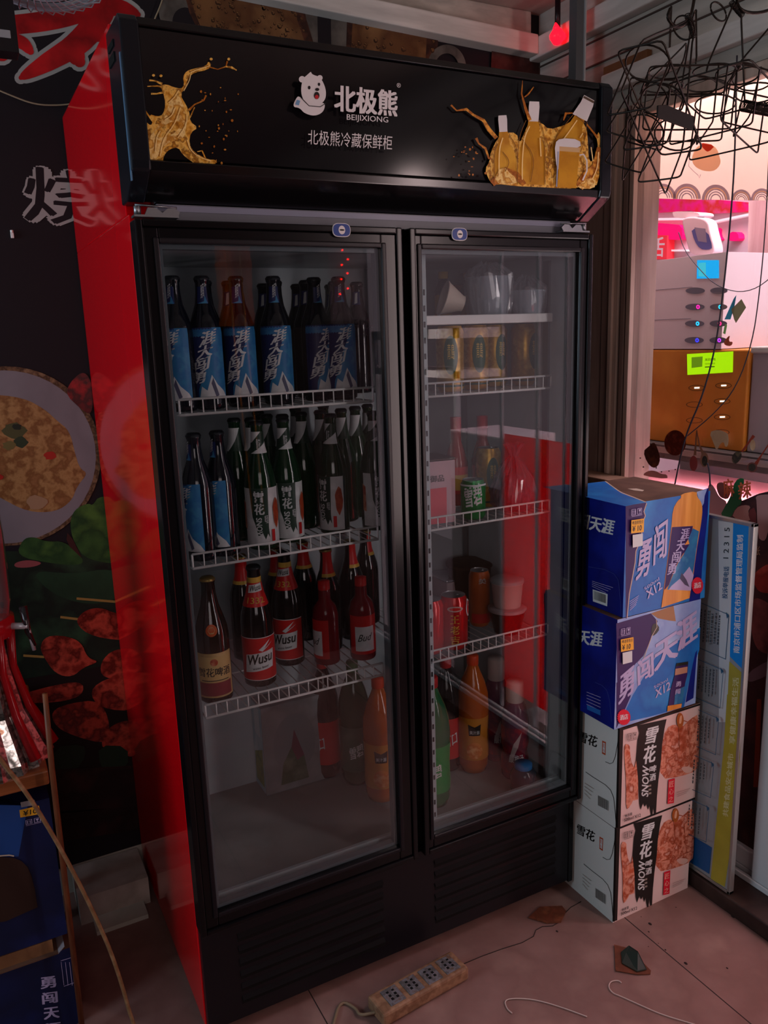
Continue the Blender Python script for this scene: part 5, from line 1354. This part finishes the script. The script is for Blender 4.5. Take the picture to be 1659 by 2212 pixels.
tag(MB().box((XC+.02, -.45, .12), (XC+.33, .62, .975), pinkw).box((XC+.012, -.45, .935), (XC+.02, .62, .965), mat('freezer_rim', '#e8c0c4', .25)).box((XC+.010, .30, .12), (XC+.02, .315, .94), MATS['freezer_rim']).build('chest_freezer', bevel=.01), 'pale chest freezer with pink light painted on, below the outside ledge', 'freezer')
# payment speaker on top
t = thing('payment_terminal', 'white handheld payment speaker leaning on top of the grey charger cabinet', 'terminal', (XC+.03, .28, 1.678))
def slab(mb, P_, ax, v0, v1, m):
    mb.plane('x', v0, -1); a = [mb.at(*p) for p in P_]; mb.extrude(a, (v1-v0, 0, 0), m)
b = MB(); slab(b, smooth_poly([(1472, 482), (1476, 470), (1500, 468), (1528, 474), (1533, 500), (1543, 535), (1541, 548), (1520, 553), (1490, 549), (1484, 530)], 2), 'x', XC+.02, XC+.06, mat('terminal_white', '#d8b8c0', .4)); b.build('terminal_body', t, bevel=.004)
b = MB().plane('x', XC+.0195, -1); b.px(smooth_poly([(1492, 492), (1528, 497), (1540, 535), (1530, 540), (1512, 538), (1500, 520)], 1), mat('terminal_blue', '#5a5890', .35)); b.px([(1500, 491), (1524, 494), (1527, 524), (1508, 521)], mat('terminal_screen', '#8c7c90', .3)); b.build('terminal_screen', t, recalc=False)
b = MB(); slab(b, smooth_poly([(1451, 462), (1456, 456), (1505, 458), (1512, 463), (1508, 470), (1460, 472)], 2), 'x', XC+.03, XC+.09, mat('roll_white', '#e8c8d0', .4)); b.build('paper_roll', t)
# street side backdrop
XW = 2.9
tag(MB().box((XW, -1.6, -.3), (XW+.1, 2.8, 3.6), mat('street_wall', '#e8ccd4', .6, noise=['#e0c0ca', '#f0d8de'], scale=1.5)).build('street_facade'), 'pale pinkish shopfront wall across the street seen through the window', 'building')
tag(MB().box((1.5, -4, -.12), (XW, 3, -.06), mat('street_ground', '#8a8080', .8)).build('street_ground'), kind='structure')
def facade(name, P_, m, label, cat, dep=.03, em=None):
    mb = MB(); mb.plane('x', XW-dep, -1); a = [mb.at(*p) for p in P_]; mb.extrude(a, (dep, 0, 0), m); return tag(mb.build(name), label, cat)
facade('shop_awning', KS(KE, (300, 1365), (1000, 1380), (1530, 1425), (1530, 1480), (1400, 1515), (1000, 1535), (880, 1500), (560, 1520), (300, 1530)), mat('awning_red_glow', '#ff2838', .6, noise=['#ff2090', '#e83830', '#ff60a0'], scale=9), 'red and magenta awning with painted glow across the street', 'awning')  # bright red and magenta stand in for the neon glow on the cloth
facade('neon_sign', smooth_poly(KS(K4, (430, 310), (500, 295), (700, 310), (785, 320), (790, 420), (760, 440), (560, 420), (430, 380)), 1), mat('neon_magenta', '#e81070', .5, emit='#ff0868', es=.55), 'magenta rounded sign glowing across the street', 'sign', .05)
facade('neon_sign', smooth_poly(KS(K4, (1005, 350), (1060, 335), (1055, 400), (1085, 440), (1030, 440)), 1), MATS['neon_magenta'], 'small magenta sign shape right of the payment speaker', 'sign', .04)
facade('neon_sign', smooth_poly(KS(K4, (1145, 430), (1170, 370), (1230, 375), (1240, 440), (1180, 448)), 1), MATS['neon_magenta'], 'magenta sign shape near the right window edge', 'sign', .04)
rs = MB().plane('x', XW-.06, -1); a = [rs.at(*p) for p in KS(K4, (525, 395), (668, 400), (664, 590), (520, 590))]; rs.extrude(a, (.05, 0, 0), mat('sign_coral', '#e83c48', .5, emit='#ff2838', es=.35)); rs.pxtext('舌', K4(545, 572), K4(645, 572), K4(550, 415), mat('sign_letter', '#f8d8dc', .5), .04)
tag(rs.build('shop_sign', recalc=False), 'coral red shop sign with one white character across the street', 'sign')
for i, (a, b, w_, l_) in enumerate((((300, 275), (800, 268), 5, 'upper'), ((1000, 300), (1400, 215), 5, 'slanting'), ((300, 520), (820, 520), 4, 'lower'))):
    facade('light_strip', ribbon(KS(K4, a, b), w_), mat('strip_white', '#f8e8ec', .4, emit='#ffe0e8', es=.5), '%s white strip across the far shopfront behind the window' % l_, 'light strip', .03)
p_ = MB().plane('x', 1.93, -1); a = [p_.at(*q) for q in [(1622, 150), (1720, 150), (1720, 760), (1612, 752)]]; p_.extrude(a, (.06, 0, 0), mat('post_pink', '#c49ca0', .4, noise=['#b48c90', '#d0acae'], scale=8, stretch=(3, 3, .3)))
tag(p_.build('door_post'), 'pinkish door post outside at the right of the window', 'post')
# ------------------------------------------------------------------ doorway surroundings that the fridge glass mirrors
def mirror(u, v, y):
    """point at depth y behind the camera that the door glass shows at photo pixel u, v"""
    p = on('y', .012-y+.012, u, v); return Vector((p.x, y, p.z))
def transl(name, c, k=.75):
    m = fabric(name, c, c); m.node_tree.nodes['Mix Shader'].inputs[0].default_value = k; return m
XD = 1.43
t = thing('door_banner', 'red translucent banner hanging in the doorway to the right of the camera', 'banner', (XD, -.7, 1.1))
MB().box((XD, -.90, .14), (XD+.003, -.46, 1.12), transl('banner_red', '#e01020')).build('banner_cloth', t)
for y_ in (-.905, -.70, -.56, -.455): MB().box((XD-.012, y_-.006, .06), (XD-.004, y_+.006, 2.055), M_whiteframe).build('upright', t)
tag(MB().box((XD+.02, -1.30, .90), (XD+.26, -.93, 1.10), mat('box_bright', '#e0d8dc', .4)).box((XD+.02, -1.30, 0), (XD+.26, -.92, .90), mat('crate_brown', '#6a4a3c', .6)).build('storage_chest', bevel=.006), 'brown chest with a white top standing outside the doorway', 'chest')
tag(MB().box((XD+.06, -2.05, 1.46), (XD+.3, -1.31, 1.50), M_white).box((XD+.06, -2.05, 1.30), (XD+.3, -1.31, 1.33), M_white).box((XD+.06, -2.05, 0), (XD+.08, -2.02, 1.5), M_whiteframe).box((XD+.06, -1.33, 0), (XD+.08, -1.31, 1.5), M_whiteframe).build('display_shelf'), 'white display shelving beyond the doorway', 'shelf')
amb = transl('amber_foil', '#e08018', .8)
c_ = mirror(508, 590, -2.0); w_ = .072
t = thing('gift_bag', 'amber foil gift bag hanging on two gold strings behind the camera', 'bag', c_)
bgm = MB(); random.seed(21); vs = []; fs = []
for j in range(13):
    for i in range(7):
        vs.append((-w_+2*w_*i/6+random.uniform(-.004, .004), random.uniform(-.006, .006)+.012*math.sin(i*1.5), -.22+.44*j/12))
for j in range(12):
    for i in range(6): fs.append((j*7+i, j*7+i+1, j*7+i+8, j*7+i+7))
bgm.add(vs, fs, amb); vs2 = [(x, y-.04, z) for x, y, z in vs]; bgm.add(vs2, fs, amb)
o = bgm.build('foil_bag'); o.parent = t
gs = mat('gold_string', '#d89030', .35, metal=.4)
for a in (-.035, .02):
    o = MB().tube([(a, .01, .20), (a+.01, .012, -.3), (a+.035, .012, -1.05)], .004, gs, 5).build('gold_string'); o.parent = t
t = thing('led_charger', 'pale charging box with two columns of red leds behind the camera', 'charger', mirror(750, 610, -2.0))
o = MB().box((-.09, -.10, -.17), (.09, 0, .17), mat('charger_box', '#6e6a66', .5)).box((-.10, -.11, -.19), (.10, .01, -.17), mat('charger_foot', '#4c4640', .5)).build('charger_box', bevel=.004); o.parent = t
lm = mat('led_red', '#300000', .3, emit='#ff1408', es=14.)
for u, v in ((740, 540), (752, 560), (739, 572), (751, 590), (738, 603), (752, 623), (735, 635)):
    p_ = mirror(u, v, -1.99)-t.location
    o = MB().lathe([(0, .004), (.004, .003), (.005, 0)], lm, 10).build('red_led'); o.parent = t; o.location = p_; o.rotation_euler = (-PI/2, 0, 0)
tag(MB().box((1.10, -2.12, 0), (1.40, -1.9, mirror(750, 610, -2.0).z-.192), M_darkwood).build('cabinet', bevel=.004), 'brown cupboard behind the camera under the charging box', 'cupboard')
# ------------------------------------------------------------------ corner lamp, cables
p_ = on('y', .54, 1204, 80)
t = thing('indicator_lamp', 'small glowing red lamp in the ceiling corner above the fridge', 'lamp', p_)
rg = mat('lamp_red', '#400408', .3, emit='#ff0818', es=5.)
b = MB().lathe([(0, -.022), (.011, -.018), (.021, -.004), (.022, .006), (.014, .018), (.006, .024), (0, .025)], rg, 18).lathe([(0, -.010), (.008, -.008), (.012, 0), (.007, .009), (0, .011)], rg, 14, (.018, 0, .004)).lathe([(0, -.008), (.006, -.006), (.010, 0), (.004, .014), (0, .018)], rg, 12, (-.004, 0, .022)).build('lamp_bulb'); b.parent = t
b = MB().lathe([(0, .02), (.008, .02), (.008, .10), (0, .10)], M_blk2, 12).build('lamp_stem'); b.parent = t
l = bpy.data.lights.new('lamp_glow', 'POINT'); l.energy = .03; l.color = (1, .03, .05); l.shadow_soft_size = .02
lo = bpy.data.objects.new('lamp_glow', l); COL.objects.link(lo); lo.location = p_+Vector((-.035, -.035, .02))
wirem = mat('cable_dark', '#33303a', .5)
def wire_on(x, P_, r, label, m=wirem, nm='cable', ax='x'):
    return tag(MB().tube(smooth_path([on(ax, x, *p) for p in P_], 2), r, m, 6).build(nm), label, 'cable')
wire_on(1.37, [(1592, 120), (1588, 320), (1582, 430), (1566, 600), (1548, 740), (1520, 850), (1485, 930), (1470, 985), (1455, 1060)], .0022, 'thick dark cable falling from the wire racks past the window')
wire_on(1.375, [(1662, 300), (1655, 480), (1640, 640), (1625, 740), (1592, 835), (1545, 892), (1484, 942)], .0014, 'thin dark cable at the right edge of the window curving down left')
wire_on(1.60, [(1466, 502), (1478, 540), (1505, 575), (1545, 617), (1600, 634), (1650, 616), (1700, 560)], .0012, 'thin cable looping across the charger screen from the payment speaker')
wire_on(1.405, [(1528, 1000), (1533, 1020), (1534, 1050)], .0022, 'short dark cable end hanging below the printed spoons')
# ------------------------------------------------------------------ hanging wire bottle carriers
rk = mat('rack_wire', '#16120f', .35, metal=.6, noise=['#2a221c'], scale=40)
def ring(mb, c, r, Mx, wr=.0017, n=22):
    mb.tube([Mx @ Vector((c[0]+r*math.cos(2*PI*i/n), c[1]+r*math.sin(2*PI*i/n), c[2])) for i in range(n)], wr, rk, 5, closed=True)
def rackobj(label, top, mid, roll, nx=3, ny=2, coil=True, d=.082):
    """wire carrier: a tier of rings over U shaped feet, wires running up to a coiled grip"""
    top, mid = Vector(top), Vector(mid); up = (top-mid).normalized(); Ln = (top-mid).length
    xa = Vector((math.cos(roll), math.sin(roll), 0)); xa = (xa-up*xa.dot(up)).normalized(); ya = up.cross(xa)
    Mx = Matrix((xa, ya, up)).transposed().to_4x4(); Mx.translation = mid
    t = thing('wire_bottle_carrier', label, 'rack', (0, 0, 0), 'wire carriers hanging by the window')
    r = d*.47; H = .055; X, Y = nx*d/2, ny*d/2
    for i in range(nx):
        for j in range(ny):
            A_ = MB(); ring(A_, (-X+d*(i+.5), -Y+d*(j+.5), H), r, Mx); A_.build('bottle_ring', t)
    A_ = MB()
    def rr_(P): 
        P = [Vector(p) for p in P]; Q = []
        for i, p in enumerate(P):
            a, b = (P[i-1]-p).normalized(), (P[(i+1) % len(P)]-p).normalized(); q = .010
            Q += [p+a*q, p+a*q*.35+b*q*.35*.6, p+b*q*.35+a*q*.35*.6, p+b*q]
        return [Mx @ v for v in Q]
    A_.tube(rr_(((-X, -Y, H-.003), (X, -Y, H-.003), (X, Y, H-.003), (-X, Y, H-.003))), .0018, rk, 5, closed=True)
    0 and A_.tube([Mx @ Vector(p) for p in ((-X, -Y, H-.003), (X, -Y, H-.003), (X, Y, H-.003), (-X, Y, H-.003))], .0018, rk, 5, closed=True)
    for i in range(nx):
        x = -X+d*(i+.5)
        A_.tube([Mx @ p for p in smooth_path([(x, -Y, H), (x, -Y, -.035), (x, -Y, -.048), (x, -Y+.012, -.05), (x, Y-.012, -.05), (x, Y, -.048), (x, Y, -.035), (x, Y, H)], 2)], .0017, rk, 5)
    for j in range(ny):
        y = -Y+d*(j+.5)
        if ny == 1 or j == 0: A_.tube([Mx @ p for p in smooth_path([(-X, y, H), (-X, y, -.032), (-X, y, -.046), (-X+.012, y, -.048), (X-.012, y, -.048), (X, y, -.046), (X, y, -.032), (X, y, H)], 2)], .0017, rk, 5)
    A_.build('wire_basket', t)
    A_ = MB()
    for sx in (-1, 1):
        A_.tube([Mx @ p for p in smooth_path([(sx*X, 0, H), (sx*X*.95, 0, H+.02), (sx*.024, 0, Ln*.93), (sx*.020, 0, Ln), (0, 0, Ln+.004)], 1)], .0019, rk, 5)
    A_.build('carrying_handle', t)
    if coil:
        A_ = MB(); A_.tube([Mx @ Vector((-.024+.048*i/120, .0052*math.cos(i*.75), Ln+.002+.0052*math.sin(i*.75))) for i in range(121)], .0011, rk, 4)
        A_.build('coiled_grip', t)
    return t
PL = -.28
def pp(u, v, y=PL): return on('y', y, u, v)
t = rackobj('wire bottle carrier hanging lowest at the left with black grip plate', pp(1492, 58, -.26), pp(1410, 270, -.30), .35, 3, 1)
o = MB().extrude([pp(*q, -.345) for q in [(1422, 227), (1440, 226), (1500, 251), (1497, 281), (1460, 268), (1421, 253)]], (0, .004, 0), mat('grip_plate', '#14100e', .7, noise=['#1c1512'], scale=20)).build('grip_plate', bevel=.001); o.parent = t
rackobj('wire bottle carrier in the middle with its rings facing the room', pp(1500, 30, -.2), pp(1480, 235, -.20), .9, 2, 2, coil=False)
rackobj('wire bottle carrier right of the middle hanging from the same hook', pp(1592, 22, -.24), pp(1560, 255, -.26), .25, 2, 2)
rackobj('wire bottle carrier at the right picture edge', pp(1700, 40, -.22), pp(1655, 235, -.24), -.5, 2, 1, coil=False)
rackobj('wire bottle carrier at the far left tilted away behind the lowest one', pp(1480, 110, -.12), pp(1372, 290, -.14), .6, 2, 1, coil=False)
# loose coil spring
A_ = MB(); a, b = pp(1605, 228, -.34), pp(1700, 246, -.34); ax = (b-a); L_ = ax.length; ax.normalize(); q1 = ax.cross(Vector((0, 0, 1))).normalized(); q2 = ax.cross(q1)
A_.tube([a+ax*L_*i/360+q1*.0095*math.cos(i*.62)+q2*.0095*math.sin(i*.62) for i in range(361)], .0012, rk, 4)
tag(A_.build('coil_spring'), 'coiled wire spring at the right edge among the racks', 'spring')
# hook rail the racks hang on
t = MB(); a, b = pp(1480, 52, -.26), pp(1760, -20, -.22)
t.tube(smooth_path([pp(1505, -60, -.22), pp(1500, 0, -.24), pp(1490, 45, -.26), pp(1462, 62, -.27), pp(1440, 40, -.27), pp(1448, 18, -.27)], 2), .003, rk, 6)
t.tube(smooth_path([pp(1590, -60, -.22), pp(1590, 0, -.24), pp(1600, 24, -.25), pp(1640, 30, -.25), pp(1690, 10, -.25)], 2), .003, rk, 6)
ring(t, (0, 0, 0), .02, Matrix.Translation(pp(1552, 25, -.25)) @ Matrix.Rotation(1.2, 4, 'X')); ring(t, (0, 0, 0), .022, Matrix.Translation(pp(1478, 60, -.26)) @ Matrix.Rotation(.9, 4, 'Y'))
tag(t.build('ceiling_hook'), 'black bent wire hooks that the bottle carriers hang from', 'hook')

# ------------------------------------------------------------------ left side: fan, table, dispenser, cartons
ch = mat('fan_chrome', '#c4d0dc', .3, metal=.4)
fc = on('y', .05, 78, -118); t = thing('wall_fan', 'chrome wire fan guard poking into the top left corner', 'fan', fc)
Mx = Matrix.Rotation(-.42, 4, 'X') @ Matrix.Rotation(.10, 4, 'Y')
A_ = MB()
for k in range(9):
    r = .125-k*.013; z = -.030*(1-(k/9)**.5)*0-.045*math.sin(min(k/8, 1)*PI/2)
    A_.tube([Mx @ Vector((r*math.cos(2*PI*i/48), r*math.sin(2*PI*i/48), z)) for i in range(48)], .0018 if k else .003, ch, 5, closed=True)
for i in range(44):
    a = 2*PI*i/44; A_.tube([Mx @ Vector((r*math.cos(a+tw), r*math.sin(a+tw), z)) for r, z, tw in ((.125, .0, 0), (.122, -.012, .04), (.095, -.030, .12), (.06, -.042, .2), (.025, -.045, .3))], .0011, ch, 4)
for k in range(3):
    A_.tube([Mx @ Vector(((.125-k*.001)*math.cos(2*PI*i/48), (.125-k*.001)*math.sin(2*PI*i/48), .010+k*.012)) for i in range(48)], .0016, ch, 5, closed=True)
A_.build('wire_guard').parent = t
A_ = MB()
for i in range(3):
    a = 2*PI*i/3; P_ = [Mx @ Vector((r*math.cos(a+o_), r*math.sin(a+o_), z)) for r, o_, z in ((.02, -.3, 0), (.10, -.35, .01), (.11, .2, -.01), (.02, .5, -.01))]
    A_.extrude(P_, (0, 0, .002), mat('fan_blade', '#3c5068', .3))
A_.build('fan_blade').parent = t
MB().lathe([(0, -.02), (.02, -.02), (.03, .0), (.03, .05), (0, .05)], M_blk2, 20, M=Mx).build('fan_motor').parent = t
b = MB().box((-.03, -.02, -.05), (.03, .02, .05), M_blk2).box((-.028, -.022, -.03), (.02, -.02, -.018), mat('label_silver', '#9aa0a4', .3)); o = b.build('fan_bracket', bevel=.004); o.location = on('y', .12, -12, 45); tag(o, 'black fan bracket cut off by the left edge near the top', 'bracket')
# table
wd = mat('table_wood', '#8a4c28', .4, noise=['#74401f', '#9a5a34'], scale=8, stretch=(.3, 4, 4))
t = thing('side_table', 'brown wooden table edge carrying the drink tower at the left', 'table', (-.6, .42, 0))
MB().box((-1.0, .20, .608), (-.235, .69, .640), wd).build('table_top', t, bevel=.004)
for x in (-.97, -.262):
    for y in (.60,): MB().box((x, y, 0), (x+.03, y+.03, .608), wd).build('leg', t, bevel=.002)
for y in (.24,): MB().box((-.97, y, 0), (-.94, y+.03, .608), wd).build('leg', t, bevel=.002)
pole = MB().tube([on('y', .175, 97, 1498), on('y', .175, 112, 1660), on('y', .172, 140, 1900), Vector((-.2365, .19, .006))], [.0052, .0058, .006, .0062], mat('pole_wood', '#6c3c22', .5, noise=['#5a301a', '#7c4a2c'], scale=20, stretch=(6, 6, .5)), 8)
tag(pole.build('wooden_pole'), 'thin brown wooden pole standing against the table end', 'pole')
cord = smooth_path([on('y', .12, *p) for p in [(-60, 1560), (0, 1640), (60, 1715), (130, 1830), (200, 1965), (252, 2085)]]+[Vector((-.135, .115, .012)), Vector((-.10, .02, .006)), Vector((-.06, -.12, .006))], 2)
tag(MB().tube(cord, .0042, mat('cord_tan', '#8a6a48', .55, noise=['#785a3c', '#9a7a58'], scale=30), 7).build('hose'), 'tan flexible hose drooping from the table past the blue cartons to the floor', 'hose')
# drink tower
D0 = Vector((-.338, .315, .640)); t = thing('drink_tower', 'clear drink tower with red base and faceted foot on the wooden table', 'dispenser', D0)
clearp = glassy('tower_acrylic', '#dcd4d6', 1.6, rough=.05, body=.16, bodycol='#a09498')
def loc(mb, nm):
    o = mb.build(nm); o.parent = t; return o
loc(MB().lathe([(.074, .30), (.082, .34), (.084, .48), (.080, .60), (.078, .62), (.070, .625), (.0, .63)], clearp, 36), 'clear_cylinder')
loc(MB().lathe([(.030, .33), (.033, .60), (.0, .61)], mat('tower_core', '#90303c', .3), 24), 'cooling_core')
loc(MB().lathe([(.078, .27), (.083, .285), (.083, .305), (.074, .31)], mat('tower_red', '#98141c', .2, coat=.3), 36), 'red_collar')
ft = MB(); ftm = mat('foot_facet', '#b8bcba', .12, metal=.85, noise=['#707470', '#e0e4e0', '#8c6850'], scale=60); n = 40
vs = []; fs = []
for j, (r, z) in enumerate(((.060, .27), (.066, .20), (.082, .11), (.118, .02), (.122, .0))):
    for i in range(n):
        a = 2*PI*i/n; q = r*(1+(.035 if i % 2 else -.035)); vs.append((q*math.cos(a), q*math.sin(a), z))
for j in range(4):
    for i in range(n): fs.append((j*n+i, j*n+(i+1) % n, (j+1)*n+(i+1) % n, (j+1)*n+i))
ft.add(vs, fs, ftm)
loc(ft, 'faceted_foot')
rb = MB()
for a in (-.25, -.85, .5, -1.6, -2.4): rb.tube([Vector((r*math.cos(a), r*math.sin(a), z)) for r, z in ((.074, .30), (.070, .20), (.090, .11), (.128, .02))], [.010, .008, .009, .012], MATS['tower_red'], 8)
loc(rb, 'red_rib')
tp = MB().tube([(.07, -.03, .29), (.105, -.045, .288)], .007, ch, 10).tube([(.100, -.043, .33), (.103, -.044, .275), (.113, -.048, .245)], [.008, .006, .003], mat('tap_black', '#1c1c20', .15, coat=.5), 10).tube([(.104, -.045, .285), (.110, -.046, .235)], .004, ch, 8)
loc(tp, 'tap')
# blue cartons under the table
L_ = MB(); yl = .235; lb_ = mat('carton_deep', '#101c48', .4, noise=['#0c1638', '#16245c'], scale=5)
L_.box((-.62, yl, .262), (-.2385, yl+.25, .262), lb_)
boxfaces(L_, -.62, -.2385, yl, yl+.26, .232, .560, lb_, lb_, lb_)
L_.plane('y', yl, -1)
L_.px([(-200, 1735), (60, 1740), (40, 1850), (-200, 1850)], mat('carton_blue2', '#1c4488', .4))
L_.px([(42, 1750), (84, 1740), (88, 1758), (44, 1766)], c_yel); L_.px([(44, 1733), (74, 1727), (78, 1738), (46, 1744)], mat('tag_grey', '#8c8c90', .5))
L_.pxtext('¥10', (50, 1763), (80, 1756), (50, 1752), L_dark, .03)
icons(L_, (55, 1772), (88, 1764), (56, 1784), None, c_lav)
L_.px(smooth_poly([(-200, 1850), (20, 1848), (55, 1862), (72, 1900), (84, 1978), (-200, 2020)], 1), mat('carton_inside', '#2e1a12', .8)); L_.px(ribbon([(-60, 1852), (20, 1846), (30, 1848)], 3), c_torn)
o = thing('beer_carton', 'dark blue beer carton with torn hand hole under the table, upper of the two', 'carton', (-.43, .36, .232), 'blue cartons under the table'); L_.build('printed_box', o, recalc=False)
L_ = MB(); boxfaces(L_, -.62, -.2365, yl, yl+.26, 0, .196, lb_, lb_, kraft)
L_.plane('y', yl, -1)
for i, ch_ in enumerate('勇闯天涯'): L_.pxtext(ch_, (88+i*3.5, 2137+i*33), (122+i*3.5, 2132+i*33), (86+i*3.5, 2112+i*33), c_lav, .06)
for i in range(3): L_.px(ribbon([(132+i*9, 2078+i*0), (138+i*9, 2128)], 1.), c_lav)
L_.px(ribbon([(131, 2075), (154, 2068)], 1), c_lav); L_.px(ribbon([(138, 2130), (160, 2122)], 1), c_lav)
o = thing('beer_carton', 'dark blue beer carton with stacked white characters on the floor, lower of the two', 'carton', (-.43, .36, 0), 'blue cartons under the table'); L_.build('printed_box', o, recalc=False)
fl = MB(); fl.box((-.62, yl-.01, .1975), (-.262, yl+.22, .2005), kraft).extrude([Vector((-.262, yl-.01, .1975)), Vector((-.262, yl+.2, .1975)), Vector((-.248, yl+.2, .216)), Vector((-.248, yl-.01, .210))], (0, 0, .002), mat('flap_white', '#8c8890', .5)).box((-.62, yl, .2005), (-.27, yl+.2, .230), mat('board_sheets', '#7a5638', .7, noise=['#6a482e', '#8a6444'], scale=14))
tag(fl.build('cardboard_sheets'), 'folded brown cardboard sheets pressed between the two blue cartons', 'cardboard')
# white plaster block behind the pole
wb = MB().box((-.19, .56, 0), (-.012, YB-.004, .078), mat('block_white', '#a8a09a', .8, noise=['#989088', '#b4aca4'], scale=9, bump=.2)).box((-.16, .50, 0), (-.03, .56, .012), MATS['old_plaster'])
tag(wb.build('plaster_block'), 'rough white plaster block low on the wall beside the fridge side', 'block')

# ------------------------------------------------------------------ things on the floor
t = thing('power_strip', 'dirty tan power strip with blue grey sockets on the floor before the fridge', 'power strip', (.468, -.088, 0)); t.rotation_euler.z = .0
ps = mat('strip_tan', '#7e6048', .6, noise=['#70523c', '#8e6e54', '#785a44'], scale=30, bump=.3); so_ = mat('socket_blue', '#5c5c64', .6, noise=['#4a4846', '#6a6a70', '#5c4a3c'], scale=60)
a0, a1 = on('z', .036, 812, 2160), on('z', .036, 978, 2068); dirv = (a1-a0); ln = dirv.length; dirv.normalize(); nv = Vector((dirv.y, -dirv.x, 0))
Rz = Matrix((dirv, -nv, Vector((0, 0, 1)))).transposed().to_4x4(); Rz.translation = Vector((a0.x, a0.y, 0))+nv*.012-Vector(t.location)
def tb(a, b, m, nm, bev=0):
    mb = MB().box(a, b, m); mb.v = [tuple(Rz @ Vector(v)) for v in mb.v]; o = mb.build(nm, bevel=bev); o.parent = t; return o
tb((-.01, -.034, .002), (ln+.012, .034, .036), ps, 'strip_housing', .006)
for i in range(4):
    x = .018+i*(ln-.01)/4; tb((x, -.024, .0355), (x+.040, .024, .038), so_, 'socket', .002)
    mb = MB()
    for yy, w_ in ((-.012, .004), (-.002, .004), (.010, .003)): mb.box((x+.010, yy, .0378), (x+.016, yy+w_*1.6, .0384), M_vent).box((x+.024, yy, .0378), (x+.030, yy+w_*1.6, .0384), M_vent)
    mb.v = [tuple(Rz @ Vector(v)) for v in mb.v]; o = mb.build('socket_hole'); o.parent = t
c0 = a0+Vector((0, 0, -.02))
o = MB().tube([p-Vector(t.location) for p in smooth_path([c0+nv*.01-dirv*.008, c0-dirv*.04+Vector((0, .01, -.008)), on('z', .004, 770, 2178), on('z', .004, 735, 2160), on('z', .004, 720, 2215)], 2)], .0036, mat('strip_cord', '#7c6a54', .6), 6).build('power_cord'); o.parent = t
def K7(x, y): return (1200+x/3.614, 1900+y/3.614)
def K6(x, y): return (400+x/1.843, 1750+y/1.843)
sc_ = MB(); P_ = [on('z', .002, *K7(*p)) for p in ((458, 512), (570, 540), (745, 715), (740, 742), (640, 745), (468, 715))]; sc_.extrude(P_, (0, 0, .002), mat('scrap_brown', '#6a3826', .6, noise=['#58301f', '#7c4830'], scale=30))
P2 = [on('z', .006, *K7(*p)) for p in ((510, 570), (572, 540), (640, 620), (712, 705), (640, 722), (520, 655))]; P2[2] += Vector((0, 0, .02)); P2[1] += Vector((0, 0, .008)); sc_.extrude(P2, (0, 0, .0015), mat('scrap_green', '#26302a', .5))
tag(sc_.build('plastic_scrap'), 'folded dark green and brown wrapper scrap on the floor before the cartons', 'wrapper')
sc_ = MB(); P_ = [on('z', .002, *K6(*p)) for p in ((1366, 430), (1412, 388), (1500, 384), (1516, 405), (1496, 448), (1440, 452))]; sc_.extrude(P_, (0, 0, .003), MATS['scrap_brown'])
tag(sc_.build('leaf_scrap'), 'crumpled rust brown scrap at the right foot of the fridge', 'scrap')
ws = mat('strand_white', '#b8a8a0', .4)
tag(MB().tube(smooth_path([on('z', .003, *K7(*p)) for p in ((515, 805), (490, 785), (425, 795), (412, 845), (450, 888), (490, 902), (640, 970), (820, 1050), (1000, 1105), (1120, 1140))], 2), .0013, ws, 5).build('plastic_strand'), 'long curled white plastic strand nearer the wrapper scrap', 'strand')
tag(MB().tube(smooth_path([on('z', .003, *K6(*p)) for p in ((1302, 808), (1280, 790), (1270, 755), (1320, 748), (1400, 755), (1500, 785), (1600, 822))], 2), .0013, ws, 5).build('plastic_strand'), 'curved white plastic strand right of the power strip', 'strand')
cp = [((940, 217), 5), ((738, 347), 14), ((728, 408), 7), ((858, 549), 7), ((1017, 655), 13), ((1340, 692), 8), ((668, 291), 4), ((803, 497), 4), ((725, 523), 4), ((12, 405), 10), ((1385, 290), 14)]
where = ['tiny crumb nearest the white carton corner', 'largest dark crumb before the white cartons', 'small crumb just before the largest one', 'crumb lying left of the floor joint', 'oval dark crumb right of the floor joint', 'dark crumb farthest to the right on the floor', 'speck touching the carton foot', 'speck left of the floor joint', 'speck behind the wrapper scrap', 'drop shaped crumb at the end of the crack', 'crumb at the edge of the dark threshold']
for (p, r), l_ in zip(cp, where):
    c_ = on('z', .0, *K7(*p)); rr = r/3.614/1100
    o = MB().lathe([(rr, 0), (rr*.9, rr*.4), (rr*.4, rr*.7), (0, rr*.75)], M_crumb, 7).build('crumb'); o.location = c_; o.scale = (1, 1.5, 1); tag(o, l_+' on the tiled floor' if 'floor' not in l_ else l_, 'crumb', 'crumbs on the floor')
